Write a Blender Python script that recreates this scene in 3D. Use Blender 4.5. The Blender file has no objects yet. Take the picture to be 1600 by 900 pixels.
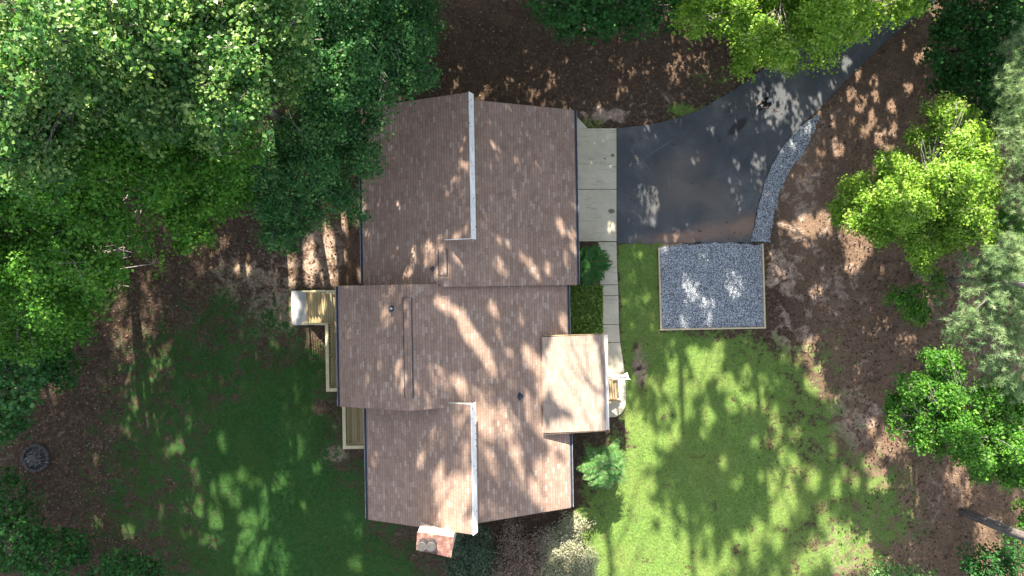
import bpy, math, random
import numpy as np
from mathutils import Vector, Matrix
random.seed(7); rng = np.random.default_rng(11)
S = bpy.context.scene; C = S.collection
# ------------------------------------------------------------------ camera
H = 38.0; F = 1600*24/36.0
cd = bpy.data.cameras.new('camera'); cam = bpy.data.objects.new('camera', cd); C.objects.link(cam)
cam.location = (0, 0, H); cam.rotation_euler = (0, 0, 0)
cd.lens = 24; cd.sensor_width = 36; cd.clip_end = 3000
S.camera = cam
# ------------------------------------------------------------------ sky, sun, exposure
SUN_EL = math.radians(34); CT = 1/math.tan(SUN_EL)
SD = Vector((0.07, -1.0)).normalized()            # direction in which shadows fall
W = bpy.data.worlds.new('World'); S.world = W; W.use_nodes = True
nt = W.node_tree; bg = nt.nodes['Background']
sk = nt.nodes.new('ShaderNodeTexSky'); sk.sky_type = 'NISHITA'; sk.sun_disc = False
sk.sun_elevation = SUN_EL; sk.sun_rotation = math.atan2(-SD.x, -SD.y)
hs = nt.nodes.new('ShaderNodeHueSaturation'); hs.inputs['Saturation'].default_value = .45
nt.links.new(sk.outputs[0], hs.inputs['Color']); nt.links.new(hs.outputs[0], bg.inputs[0]); bg.inputs[1].default_value = 0.088
sl = bpy.data.lights.new('sun', 'SUN'); sl.energy = 5.0; sl.angle = math.radians(0.55); sl.color = (1, .90, .74)
so = bpy.data.objects.new('sun', sl); C.objects.link(so)
sv = Vector((SD.x*math.cos(SUN_EL), SD.y*math.cos(SUN_EL), -math.sin(SUN_EL)))
so.rotation_euler = sv.to_track_quat('-Z', 'Y').to_euler(); so.location = (0, 30, 60)
S.view_settings.view_transform = 'Standard'; S.view_settings.look = 'None'
S.view_settings.exposure = 2.35; S.view_settings.gamma = 1
# ------------------------------------------------------------------ coordinates
def P(px, py, z=0.0):
    k = (H-z)/F
    return Vector(((px-800)*k, (450-py)*k, z))
def gz(x, y):
    t = np.clip((-9.5-np.asarray(x, float))/12, 0, 1)
    return -0.9*t*t*(3-2*t)
def G(px, py, dz=0.0):
    z = 0
    for _ in range(4):
        p = P(px, py, z); z = float(gz(p.x, p.y))
    p.z = z+dz; return p
TH = math.radians(1.0)
def L2(u, v, z): return Vector((u*math.cos(TH)-v*math.sin(TH), u*math.sin(TH)+v*math.cos(TH), z))
# ------------------------------------------------------------------ materials
class NT:
    def __init__(s, name):
        s.m = bpy.data.materials.new(name); s.m.use_nodes = True; s.t = s.m.node_tree
        s.b = s.t.nodes['Principled BSDF']; s.out = s.t.nodes['Material Output']
    def n(s, typ, **kw):
        x = s.t.nodes.new('ShaderNode'+typ)
        for k, v in kw.items():
            if k.startswith('i_'):
                key = k[2:]; key = int(key) if key.isdigit() else key.replace('_', ' ')
                s.put(x.inputs[key], v)
            else: setattr(x, k, v)
        return x
    def put(s, sock, v):
        if hasattr(v, 'is_output') or isinstance(v, bpy.types.NodeSocket): s.t.links.new(v, sock)
        else: sock.default_value = v
    def math(s, op, a, b=0.0, c=None):
        x = s.t.nodes.new('ShaderNodeMath'); x.operation = op; s.put(x.inputs[0], a); s.put(x.inputs[1], b)
        if c is not None: s.put(x.inputs[2], c)
        return x.outputs[0]
    def mix(s, f, a, b, bt='MIX'):
        x = s.t.nodes.new('ShaderNodeMix'); x.data_type = 'RGBA'; x.blend_type = bt
        s.put(x.inputs[0], f); s.put(x.inputs[6], a); s.put(x.inputs[7], b); return x.outputs[2]
    def noise(s, co, scale, detail=4, rough=.55, dist=0.0):
        x = s.n('TexNoise'); s.put(x.inputs['Vector'], co); x.inputs['Scale'].default_value = scale
        x.inputs['Detail'].default_value = detail; x.inputs['Roughness'].default_value = rough
        x.inputs['Distortion'].default_value = dist; return x.outputs[0]
    def rng(s, v, a, b, c=0.0, d=1.0):
        x = s.t.nodes.new('ShaderNodeMapRange'); x.interpolation_type = 'SMOOTHSTEP'
        for i, q in enumerate((v, a, b, c, d)): s.put(x.inputs[i], q)
        return x.outputs[0]
    def ramp(s, f, stops):
        x = s.t.nodes.new('ShaderNodeValToRGB'); s.put(x.inputs[0], f); e = x.color_ramp.elements
        while len(e) < len(stops): e.new(.5)
        for el, (p, c) in zip(e, stops): el.position = p; el.color = (*c, 1)
        return x.outputs[0]
    def bump(s, h, dist=.02, st=.6):
        x = s.n('Bump'); x.inputs['Strength'].default_value = st; x.inputs['Distance'].default_value = dist
        s.put(x.inputs['Height'], h); s.put(s.b.inputs['Normal'], x.outputs[0])
    def obj(s): return s.n('TexCoord').outputs['Object']
    def pos(s): return s.n('NewGeometry').outputs['Position']
    def fin(s, col, rough=.9, spec=.3, metal=0.0):
        s.put(s.b.inputs['Base Color'], col); s.put(s.b.inputs['Roughness'], rough)
        s.b.inputs['Specular IOR Level'].default_value = spec; s.b.inputs['Metallic'].default_value = metal
        return s.m
def c4(c): return (*c, 1)
def plain(name, col, rough=.7, var=.25, scale=4.0, spec=.3, metal=0.0, bump=0.0):
    k = NT(name); co = k.pos()
    n1 = k.noise(co, scale, 5); n2 = k.noise(co, scale*8, 3)
    f = k.math('MULTIPLY_ADD', n2, .4, k.math('MULTIPLY', n1, .6))
    col2 = k.mix(k.rng(f, .3, .7), c4([x*(1-var) for x in col]), c4([min(1, x*(1+var)) for x in col]))
    if bump: k.bump(f, bump)
    return k.fin(col2, rough, spec, metal)
def m_shingle(name, cols, tab=.33, row=.145, dark=.55):
    k = NT(name); sp = k.n('SeparateXYZ', i_0=k.obj()); u, v = sp.outputs[0], sp.outputs[1]
    uu = k.math('DIVIDE', u, row*.9); r = k.math('FLOOR', uu); fu = k.math('FRACT', uu)
    wn = k.n('TexWhiteNoise', noise_dimensions='1D'); k.put(wn.inputs['W'], r)
    vv = k.math('ADD', k.math('DIVIDE', v, tab), k.math('MULTIPLY', wn.outputs[0], 7.0))
    c = k.math('FLOOR', vv); fv = k.math('FRACT', vv)
    cx = k.n('CombineXYZ'); k.put(cx.inputs[0], r); k.put(cx.inputs[1], c)
    w2 = k.n('TexWhiteNoise', noise_dimensions='2D'); k.put(w2.inputs['Vector'], cx.outputs[0])
    col = k.ramp(w2.outputs[0], cols)
    big = k.noise(k.obj(), .8, 4); fine = k.noise(k.obj(), 40, 3)
    col = k.mix(.35, col, k.ramp(big, [(.3, (.62, .62, .62)), (.7, (1.0, .97, .94))]), 'MULTIPLY')
    col = k.mix(.5, col, k.ramp(fine, [(.3, (.6, .6, .6)), (.7, (1, 1, 1))]), 'MULTIPLY')
    mpw = k.n('Mapping'); k.put(mpw.inputs[0], k.obj()); mpw.inputs['Scale'].default_value = (.35, 2.2, 1); wr = k.noise(mpw.outputs[0], 1.1, 6, .65)
    col = k.mix(k.rng(wr, .55, .75, 0, .28), col, (.10, .078, .07, 1))
    e1 = k.math('LESS_THAN', fu, .13); e2 = k.math('LESS_THAN', fv, .05)  # course-edge shadow painted as a dark line, beside the dark tab joints
    e = k.math('MAXIMUM', e1, k.math('MULTIPLY', e2, .8))
    col = k.mix(k.math('MULTIPLY', e, dark), col, (.03, .025, .025, 1))
    hgt = k.math('SUBTRACT', k.math('MULTIPLY', fu, -.3), k.math('MULTIPLY', e, .5))
    k.bump(hgt, .012, .5)
    return k.fin(col, .95, .15)
SH = m_shingle('shingles', [(0, (.265, .183, .146)), (.3, (.30, .211, .170)), (.6, (.33, .236, .19)), (.8, (.31, .219, .176)), (.9, (.36, .27, .222)), (1, (.405, .32, .27))], .3, dark=.5)
SHP = m_shingle('porch_shingles', [(0, (.30, .235, .195)), (.5, (.34, .27, .225)), (1, (.40, .32, .265))], .3, .145, .3)
def m_strip():
    k = NT('white_fascia'); v = k.noise(k.obj(), 5, 5, .7); w = k.n('TexVoronoi', i_Scale=4.0); k.put(w.inputs['Vector'], k.obj())
    col = k.mix(k.rng(v, .45, .75), (.72, .74, .76, 1), (.5, .52, .55, 1))
    col = k.mix(k.math('MULTIPLY', k.math('LESS_THAN', w.outputs[0], .16), .9), col, (.05, .05, .06, 1))
    return k.fin(col, .6)
FAS = m_strip()
WHITE = plain('white_trim', (.66, .66, .65), .6, .1)
SIDING = plain('cream_siding', (.52, .49, .43), .7, .08)
GUTTER_IN = plain('gutter_dark', (.025, .03, .045), .5, .4)
DARK = plain('dark_rubber', (.02, .03, .06), .5, .3)
GLASS = plain('window_glass', (.03, .04, .05), .1, .1, spec=.6)
METAL = plain('weathered_metal', (.085, .08, .078), .5, .3, 12, metal=.3)
METALD = plain('dark_metal', (.05, .05, .055), .5, .3, 12, metal=.4)
def m_wood(name, a, b, board=.14, axis=0):
    k = NT(name); co = k.obj(); sp = k.n('SeparateXYZ', i_0=co)
    q = k.math('DIVIDE', sp.outputs[axis], board); r = k.math('FLOOR', q); f = k.math('FRACT', q)
    wn = k.n('TexWhiteNoise', noise_dimensions='1D'); k.put(wn.inputs['W'], r)
    mp = k.n('Mapping'); k.put(mp.inputs[0], co); mp.inputs['Scale'].default_value = (30, 3, 10) if axis == 0 else (3, 30, 10)
    g = k.noise(mp.outputs[0], 1.0, 5)
    t = k.math('ADD', k.math('MULTIPLY', g, .6), k.math('MULTIPLY', wn.outputs[0], .4))
    col = k.mix(k.rng(t, .2, .8), c4(a), c4(b))
    col = k.mix(k.math('MULTIPLY', k.math('LESS_THAN', f, .09), .85), col, (.03, .025, .015, 1))
    kn = k.noise(co, 9, 2); col = k.mix(k.rng(kn, .68, .74, 0, .6), col, (.1, .07, .03, 1))
    return k.fin(col, .8)
DECK = m_wood('deck_boards', (.25, .20, .10), (.38, .31, .18))
TREAD = m_wood('stair_boards', (.27, .21, .10), (.40, .33, .19), .145)
RAIL = plain('treated_timber', (.44, .39, .24), .8, .18, 6)
TIMBER = plain('edging_timber', (.48, .40, .26), .85, .25, 8)
PORCHW = plain('porch_timber', (.40, .30, .18), .85, .2, 8)
def m_brick():
    k = NT('limewashed_brick'); b = k.n('TexBrick', i_Scale=1.0); mp = k.n('Mapping'); k.put(mp.inputs[0], k.obj())
    mp.inputs['Rotation'].default_value = (math.pi/2, 0, 0); k.put(b.inputs['Vector'], mp.outputs[0])
    b.inputs['Color1'].default_value = (.58, .52, .46, 1); b.inputs['Color2'].default_value = (.5, .40, .34, 1); b.inputs['Mortar'].default_value = (.6, .57, .52, 1)
    b.inputs['Brick Width'].default_value = .21; b.inputs['Row Height'].default_value = .075; b.inputs['Mortar Size'].default_value = .008
    n = k.noise(k.obj(), 3, 6, .7)
    return k.fin(k.mix(k.rng(n, .5, .65, 0, .6), b.outputs[0], (.33, .2, .16, 1)), .9)
BRICK = m_brick()
def m_crown():
    k = NT('chimney_crown'); n = k.noise(k.obj(), 3, 6, .7, .4); n2 = k.noise(k.obj(), 14, 4)
    col = k.ramp(n, [(.34, (.30, .22, .19)), (.48, (.17, .085, .07)), (.62, (.09, .045, .04))])
    return k.fin(k.mix(k.rng(n2, .55, .75, 0, .7), col, (.36, .31, .28, 1)), .9)
CROWN = m_crown()
def blobmask(k, px, py, rx, ry, ang=0, soft=.6, z=0, co=None):
    p = P(px, py, z); kk = (H-z)/F; a = math.radians(ang)
    mp = k.n('Mapping'); k.put(mp.inputs[0], co or k.pos()); mp.vector_type = 'TEXTURE'
    mp.inputs['Location'].default_value = (p.x, p.y, 0); mp.inputs['Rotation'].default_value = (0, 0, a)
    mp.inputs['Scale'].default_value = (rx*kk, ry*kk, 1000)
    ln = k.n('VectorMath', operation='LENGTH'); k.put(ln.inputs[0], mp.outputs[0])
    return k.rng(ln.outputs['Value'], 1-soft, 1+soft*.4, 1, 0)
def m_asphalt():
    k = NT('asphalt'); co = k.pos(); n = k.noise(co, .5, 6, .6, .4); f = k.noise(co, 30, 3, .7); n3 = k.noise(co, 1.6, 5, .6)
    col = k.ramp(n, [(.3, (.048, .056, .066)), (.52, (.078, .086, .095)), (.68, (.13, .132, .134))])
    col = k.mix(k.rng(n3, .52, .75, 0, .5), col, (.075, .07, .07, 1))
    col = k.mix(.6, col, k.ramp(f, [(.35, (.55, .55, .55)), (.65, (1.1, 1.1, 1.1))]), 'MULTIPLY')
    w = k.n('VectorMath', operation='ADD'); k.put(w.inputs[0], co); nn = k.n('TexNoise', i_Scale=1.2); k.put(nn.inputs['Vector'], co)
    wv = k.n('VectorMath', operation='SCALE'); k.put(wv.inputs[0], nn.outputs[1]); wv.inputs['Scale'].default_value = .7
    k.put(w.inputs[1], wv.outputs[0]); cw = w.outputs[0]
    for a in [(1125, 360, 55, 17, 2, .8), (1165, 352, 32, 20, 10, .8), (1060, 372, 60, 12, 4, .9)]:
        m = blobmask(k, a[0]+10, a[1]-10, a[2], a[3], a[4], a[5], co=cw); col = k.mix(k.math('MULTIPLY', m, .8), col, (.22, .145, .11, 1))
    for a in [(1000, 1), ]:
        pass
    m = blobmask(k, 1152, 198, 22, 8, 42, .35); col = k.mix(k.math('MULTIPLY', m, .75), col, (.016, .017, .02, 1))
    for a in [(1075, 250, 60, 30, 20), (1100, 290, 50, 25, 0), (1060, 300, 40, 40, 0), (1130, 320, 30, 50, 0)]:
        m = blobmask(k, *a, .9, co=cw); col = k.mix(k.math('MULTIPLY', m, .5), col, (.14, .12, .105, 1))
    # scuffs, thin pale scratches
    for a in [(1030, 232, 30, .7, 32), (1012, 262, 12, .6, -55), (1045, 285, .6, 16, 8)]:
        m = blobmask(k, *a, .4); col = k.mix(k.math('MULTIPLY', m, .22), col, (.3, .28, .26, 1))
    k.bump(f, .01, .4)
    return k.fin(col, .85, .3)
ASPH = m_asphalt()
def m_concrete():
    k = NT('concrete'); co = k.pos(); n = k.noise(co, .9, 6, .6); f = k.noise(co, 25, 3); 
    mp = k.n('Mapping'); k.put(mp.inputs[0], co); mp.inputs['Scale'].default_value = (.5, 3, 1); st = k.noise(mp.outputs[0], 2, 5, .65)
    col = k.ramp(n, [(.3, (.44, .40, .31)), (.7, (.56, .52, .41))])
    col = k.mix(k.rng(st, .53, .72, 0, .6), col, (.22, .20, .155, 1))
    col = k.mix(.5, col, k.ramp(f, [(.3, (.75, .75, .75)), (.7, (1, 1, 1))]), 'MULTIPLY')
    for a in [(957, 243, 3, 3, 0), (955, 330, 6, 4, 0), (945, 248, 2, 1.5, 0)]:
        m = blobmask(k, *a, .5); col = k.mix(k.math('MULTIPLY', m, .8), col, (.05, .04, .035, 1))
    k.bump(f, .006, .3); return k.fin(col, .9)
CONC = m_concrete()
def m_gravel():
    k = NT('crushed_gravel'); co = k.pos(); v = k.n('TexVoronoi', i_Scale=20.0); k.put(v.inputs['Vector'], co)
    sp = k.n('SeparateColor', i_0=v.outputs[1]); col = k.ramp(sp.outputs[0], [(0, (.18, .205, .24)), (.35, (.29, .325, .375)), (.7, (.38, .42, .475)), (1, (.56, .59, .64))])
    col = k.mix(k.rng(v.outputs[0], .35, .7, 0, .8), col, (.03, .035, .045, 1))
    n = k.noise(co, 1.2, 5); col = k.mix(.4, col, k.ramp(n, [(.3, (.7, .7, .7)), (.7, (1.15, 1.1, 1.05))]), 'MULTIPLY')
    k.bump(k.math('SUBTRACT', 1.0, v.outputs[0]), .03, .8); return k.fin(col, .9)
GRAV = m_gravel()
def m_ground():
    k = NT('lawn_and_litter'); co = k.pos(); at = k.n('Attribute', attribute_name='cover'); sp = k.n('SeparateColor', i_0=at.outputs['Color'])
    g, d, s = sp.outputs[0], sp.outputs[1], sp.outputs[2]
    n0 = k.noise(co, .35, 5, .6); n1 = k.noise(co, 1.3, 8, .68, .6); n2 = k.noise(co, 5, 6, .65); n3 = k.noise(co, 22, 4, .7); n4 = k.noise(co, 60, 2, .7)
    mp = k.n('Mapping'); k.put(mp.inputs[0], co); mp.inputs['Rotation'].default_value = (0, 0, .6); mp.inputs['Scale'].default_value = (1, 4.5, 1); ns = k.noise(mp.outputs[0], 9, 6, .7, 1.5)
    # forest floor: leaf litter
    lit = k.ramp(n2, [(.28, (.036, .025, .019)), (.5, (.075, .051, .036)), (.72, (.16, .112, .082))])
    straw = k.ramp(ns, [(.28, (.07, .046, .034)), (.5, (.18, .118, .082)), (.74, (.37, .265, .20))])
    base = k.mix(s, lit, straw)
    base = k.mix(k.rng(n1, .35, .65, .0, .45), base, (.045, .033, .026, 1))
    dirt = k.ramp(n2, [(.3, (.20, .14, .11)), (.5, (.33, .24, .19)), (.72, (.50, .39, .32))])
    dm = k.rng(k.math('ADD', d, k.math('MULTIPLY', k.math('SUBTRACT', n1, .5), 2.6)), .36, .72)
    base = k.mix(dm, base, dirt)
    fr = k.rng(k.n('SeparateXYZ', i_0=co).outputs[0], -6.0, 4.0)        # paler kind in front, also painted brighter for sun; back painted darker for shade
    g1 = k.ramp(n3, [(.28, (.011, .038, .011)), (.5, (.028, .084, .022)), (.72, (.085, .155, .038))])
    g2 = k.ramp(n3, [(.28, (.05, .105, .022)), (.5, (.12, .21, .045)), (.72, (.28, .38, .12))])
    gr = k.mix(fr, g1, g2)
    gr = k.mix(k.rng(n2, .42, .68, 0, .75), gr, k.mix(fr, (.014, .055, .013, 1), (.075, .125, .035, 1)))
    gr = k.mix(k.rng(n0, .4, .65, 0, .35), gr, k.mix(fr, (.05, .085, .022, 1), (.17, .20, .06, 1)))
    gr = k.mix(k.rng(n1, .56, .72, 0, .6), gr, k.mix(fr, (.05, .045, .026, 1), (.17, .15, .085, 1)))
    bn = k.math('ADD', k.math('MULTIPLY', n1, .6), k.math('MULTIPLY', n2, .4))
    gm = k.rng(k.math('ADD', g, k.math('MULTIPLY', k.math('SUBTRACT', bn, .5), 3.4)), .30, .72)
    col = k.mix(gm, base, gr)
    col = k.mix(.75, col, k.ramp(n4, [(.3, (.5, .5, .5)), (.7, (1.25, 1.25, 1.25))]), 'MULTIPLY')
    # pebbles / pale chips and dark cones
    v = k.n('TexVoronoi', i_Scale=2.2); k.put(v.inputs['Vector'], co)
    sc = k.n('SeparateColor', i_0=v.outputs[1]); dot = k.math('MULTIPLY', k.math('LESS_THAN', v.outputs[0], .075), k.math('GREATER_THAN', sc.outputs[0], .7))
    col = k.mix(k.math('MULTIPLY', dot, k.math('SUBTRACT', .8, k.math('MULTIPLY', gm, .6))), col, (.35, .29, .24, 1))
    h = k.math('ADD', k.math('MULTIPLY', n3, .6), k.math('MULTIPLY', n2, 1.0))
    k.bump(h, .06, .9); return k.fin(col, 1.0, .1)
GROUND = m_ground()
def m_leaf(name, dark, mid, light, trans=.35, rough=.5, spec=.35):
    k = NT(name); ri = k.n('NewGeometry').outputs['Random Per Island']
    at = k.n('Attribute', attribute_name='tint'); t = at.outputs['Fac']
    f = k.math('ADD', k.math('MULTIPLY', ri, .45), k.math('MULTIPLY', t, .55))
    col = k.ramp(f, [(.12, dark), (.5, mid), (.88, light)])
    k.fin(col, rough, spec)
    tr = k.n('BsdfTranslucent'); k.put(tr.inputs[0], k.mix(1.0, col, (1.5, 1.5, .7, 1), 'MULTIPLY'))
    mx = k.n('MixShader'); mx.inputs[0].default_value = trans
    k.t.links.new(k.b.outputs[0], mx.inputs[1]); k.t.links.new(tr.outputs[0], mx.inputs[2]); k.t.links.new(mx.outputs[0], k.out.inputs[0])
    return k.m
LF_POP = m_leaf('poplar_leaf', (.016, .075, .018), (.060, .170, .034), (.30, .42, .14), .42, .42, .35)
LF_DARK = m_leaf('oak_leaf', (.014, .075, .022), (.040, .145, .040), (.13, .27, .08), .36, .5, .25)
LF_MID = m_leaf('maple_leaf', (.022, .10, .012), (.065, .20, .022), (.16, .33, .05), .42, .5, .22)
LF_YEL = m_leaf('bright_maple_leaf', (.07, .18, .014), (.17, .32, .030), (.38, .49, .11), .45, .5, .3)
LF_UND = m_leaf('understory_leaf', (.012, .06, .014), (.026, .10, .024), (.05, .15, .035), .32, .6, .15)
LF_PINE = m_leaf('pine_needle', (.08, .17, .075), (.20, .31, .15), (.46, .55, .34), .3, .6, .2)
LF_SHR = m_leaf('shrub_leaf', (.035, .12, .03), (.09, .21, .055), (.22, .36, .14), .35, .6, .2)
LF_BLU = m_leaf('bluish_leaf', (.035, .06, .038), (.07, .11, .07), (.12, .18, .12), .3, .6, .2)
LF_FERN = m_leaf('sumac_leaf', (.018, .07, .018), (.032, .11, .026), (.06, .16, .035), .3, .65, .1)
LF_GR2 = m_leaf('front_grass_blade', (.07, .15, .028), (.15, .26, .055), (.33, .43, .14), .3, .7, .1)  # blade copy brightened to put the front lawn's sunlight into its colour
LF_PALE = m_leaf('azalea_leaf', (.13, .15, .085), (.25, .26, .17), (.42, .41, .30), .25, .6, .3)
LF_RED = m_leaf('russet_leaf', (.09, .07, .055), (.18, .13, .105), (.28, .22, .18), .2, .6, .3)
LF_GRASS = m_leaf('grass_blade', (.018, .07, .012), (.045, .13, .022), (.10, .20, .045), .25, .7, .1)
def m_bark(name, a, b):
    k = NT(name); co = k.obj(); mp = k.n('Mapping'); k.put(mp.inputs[0], co); mp.inputs['Scale'].default_value = (6, 6, 1.6)
    n = k.noise(mp.outputs[0], 2, 7, .7, .5); col = k.ramp(n, [(.35, a), (.65, b)]); k.bump(n, .05, 1.0); return k.fin(col, .95, .15)
BARK = m_bark('grey_bark', (.08, .075, .07), (.30, .28, .26)); BARKP = m_bark('pine_bark', (.05, .045, .045), (.19, .17, .165))
TWIG = plain('twig_wood', (.20, .15, .12), .9, .4)
ASHW = plain('burnt_wood', (.13, .125, .13), .95, .5, 6)
STONE = plain('soot_stone', (.06, .058, .06), .95, .4, 8)
# ------------------------------------------------------------------ mesh builder
class MB:
    def __init__(s): s.v = []; s.f = []
    def add(s, vs, fs):
        o = len(s.v); s.v += [tuple(v) for v in vs]; s.f += [tuple(i+o for i in f) for f in fs]; return s
    def prism(s, pts, d):      # closed polygon pts (3d) extruded by vector d
        n = len(pts); d = Vector(d); a = [Vector(p) for p in pts]; b = [p+d for p in a]
        s.add(a+b, [tuple(range(n))[::-1], tuple(range(n, 2*n))]+[(i, (i+1) % n, n+(i+1) % n, n+i) for i in range(n)]); return s
    def box(s, x0, x1, y0, y1, z0, z1, tf=None):
        tf = tf or (lambda x, y, z: Vector((x, y, z)))
        s.prism([tf(x0, y0, z0), tf(x1, y0, z0), tf(x1, y1, z0), tf(x0, y1, z0)], (0, 0, z1-z0)); return s
    def tube(s, pts, rad, n=6, cap=True):
        pts = [Vector(p) for p in pts]; o = len(s.v); m = len(pts)
        for i, p in enumerate(pts):
            t = (pts[min(i+1, m-1)]-pts[max(i-1, 0)])
            t = t.normalized() if t.length > 1e-9 else Vector((0, 0, 1))
            a = t.orthogonal().normalized() if abs(t.z) < .95 else Vector((1, 0, 0))-t*t.x
            if abs(t.z) < .95: a = Vector((0, 0, 1)).cross(t).normalized()
            a.normalize(); b = t.cross(a); r = rad[i] if hasattr(rad, '__len__') else rad
            for j in range(n):
                q = 2*math.pi*j/n; s.v.append(tuple(p+a*math.cos(q)*r+b*math.sin(q)*r))
        for i in range(m-1):
            for j in range(n):
                s.f.append((o+i*n+j, o+i*n+(j+1) % n, o+(i+1)*n+(j+1) % n, o+(i+1)*n+j))
        if cap: s.f.append(tuple(o+j for j in range(n))[::-1]); s.f.append(tuple(o+(m-1)*n+j for j in range(n)))
        return s
    def build(s, name, mat, parent=None, smooth=False, bevel=0):
        vs = np.array(s.v, float)
        if parent is not None:
            vs = vs-np.array(parent.location); a = -parent.rotation_euler.z; c, q = math.cos(a), math.sin(a)
            vs = np.stack([vs[:, 0]*c-vs[:, 1]*q, vs[:, 0]*q+vs[:, 1]*c, vs[:, 2]], 1)
        me = bpy.data.meshes.new(name); me.from_pydata(vs.tolist(), [], s.f); me.validate()
        if smooth: me.shade_smooth()
        me.materials.append(mat); o = bpy.data.objects.new(name, me); C.objects.link(o)
        if parent is not None: o.parent = parent
        if bevel:
            b = o.modifiers.new('bevel', 'BEVEL'); b.width = bevel; b.segments = 2; b.limit_method = 'ANGLE'
        return o
def tag(o, label, cat, group=None):
    o['label'] = label; o['category'] = cat
    if group: o['group'] = group
    return o
def thing(name, label, cat, loc, rz=0, group=None):
    o = bpy.data.objects.new(name, None); o.empty_display_size = .3; C.objects.link(o); o.location = loc; o.rotation_euler = (0, 0, rz)
    return tag(o, label, cat, group)
def struct(o, kind='structure'): o['kind'] = kind; return o
def np_mesh(name, V, n, mat, parent, tint=None, org=None):
    """V: (k*n,3) vertices, k polygons of n corners"""
    k = len(V)//n; me = bpy.data.meshes.new(name)
    if parent is not None: V = V-np.array(parent.location)
    me.vertices.add(k*n); me.vertices.foreach_set('co', V.astype(np.float32).ravel())
    me.loops.add(k*n); me.loops.foreach_set('vertex_index', np.arange(k*n, dtype=np.int32))
    me.polygons.add(k); me.polygons.foreach_set('loop_start', np.arange(0, k*n, n, dtype=np.int32))
    me.update(calc_edges=True)
    if tint is not None:
        a = me.attributes.new('tint', 'FLOAT', 'POINT'); a.data.foreach_set('value', np.repeat(tint, n).astype(np.float32))
    me.materials.append(mat); o = bpy.data.objects.new(name, me); C.objects.link(o)
    if parent is not None: o.parent = parent
    return o
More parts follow.
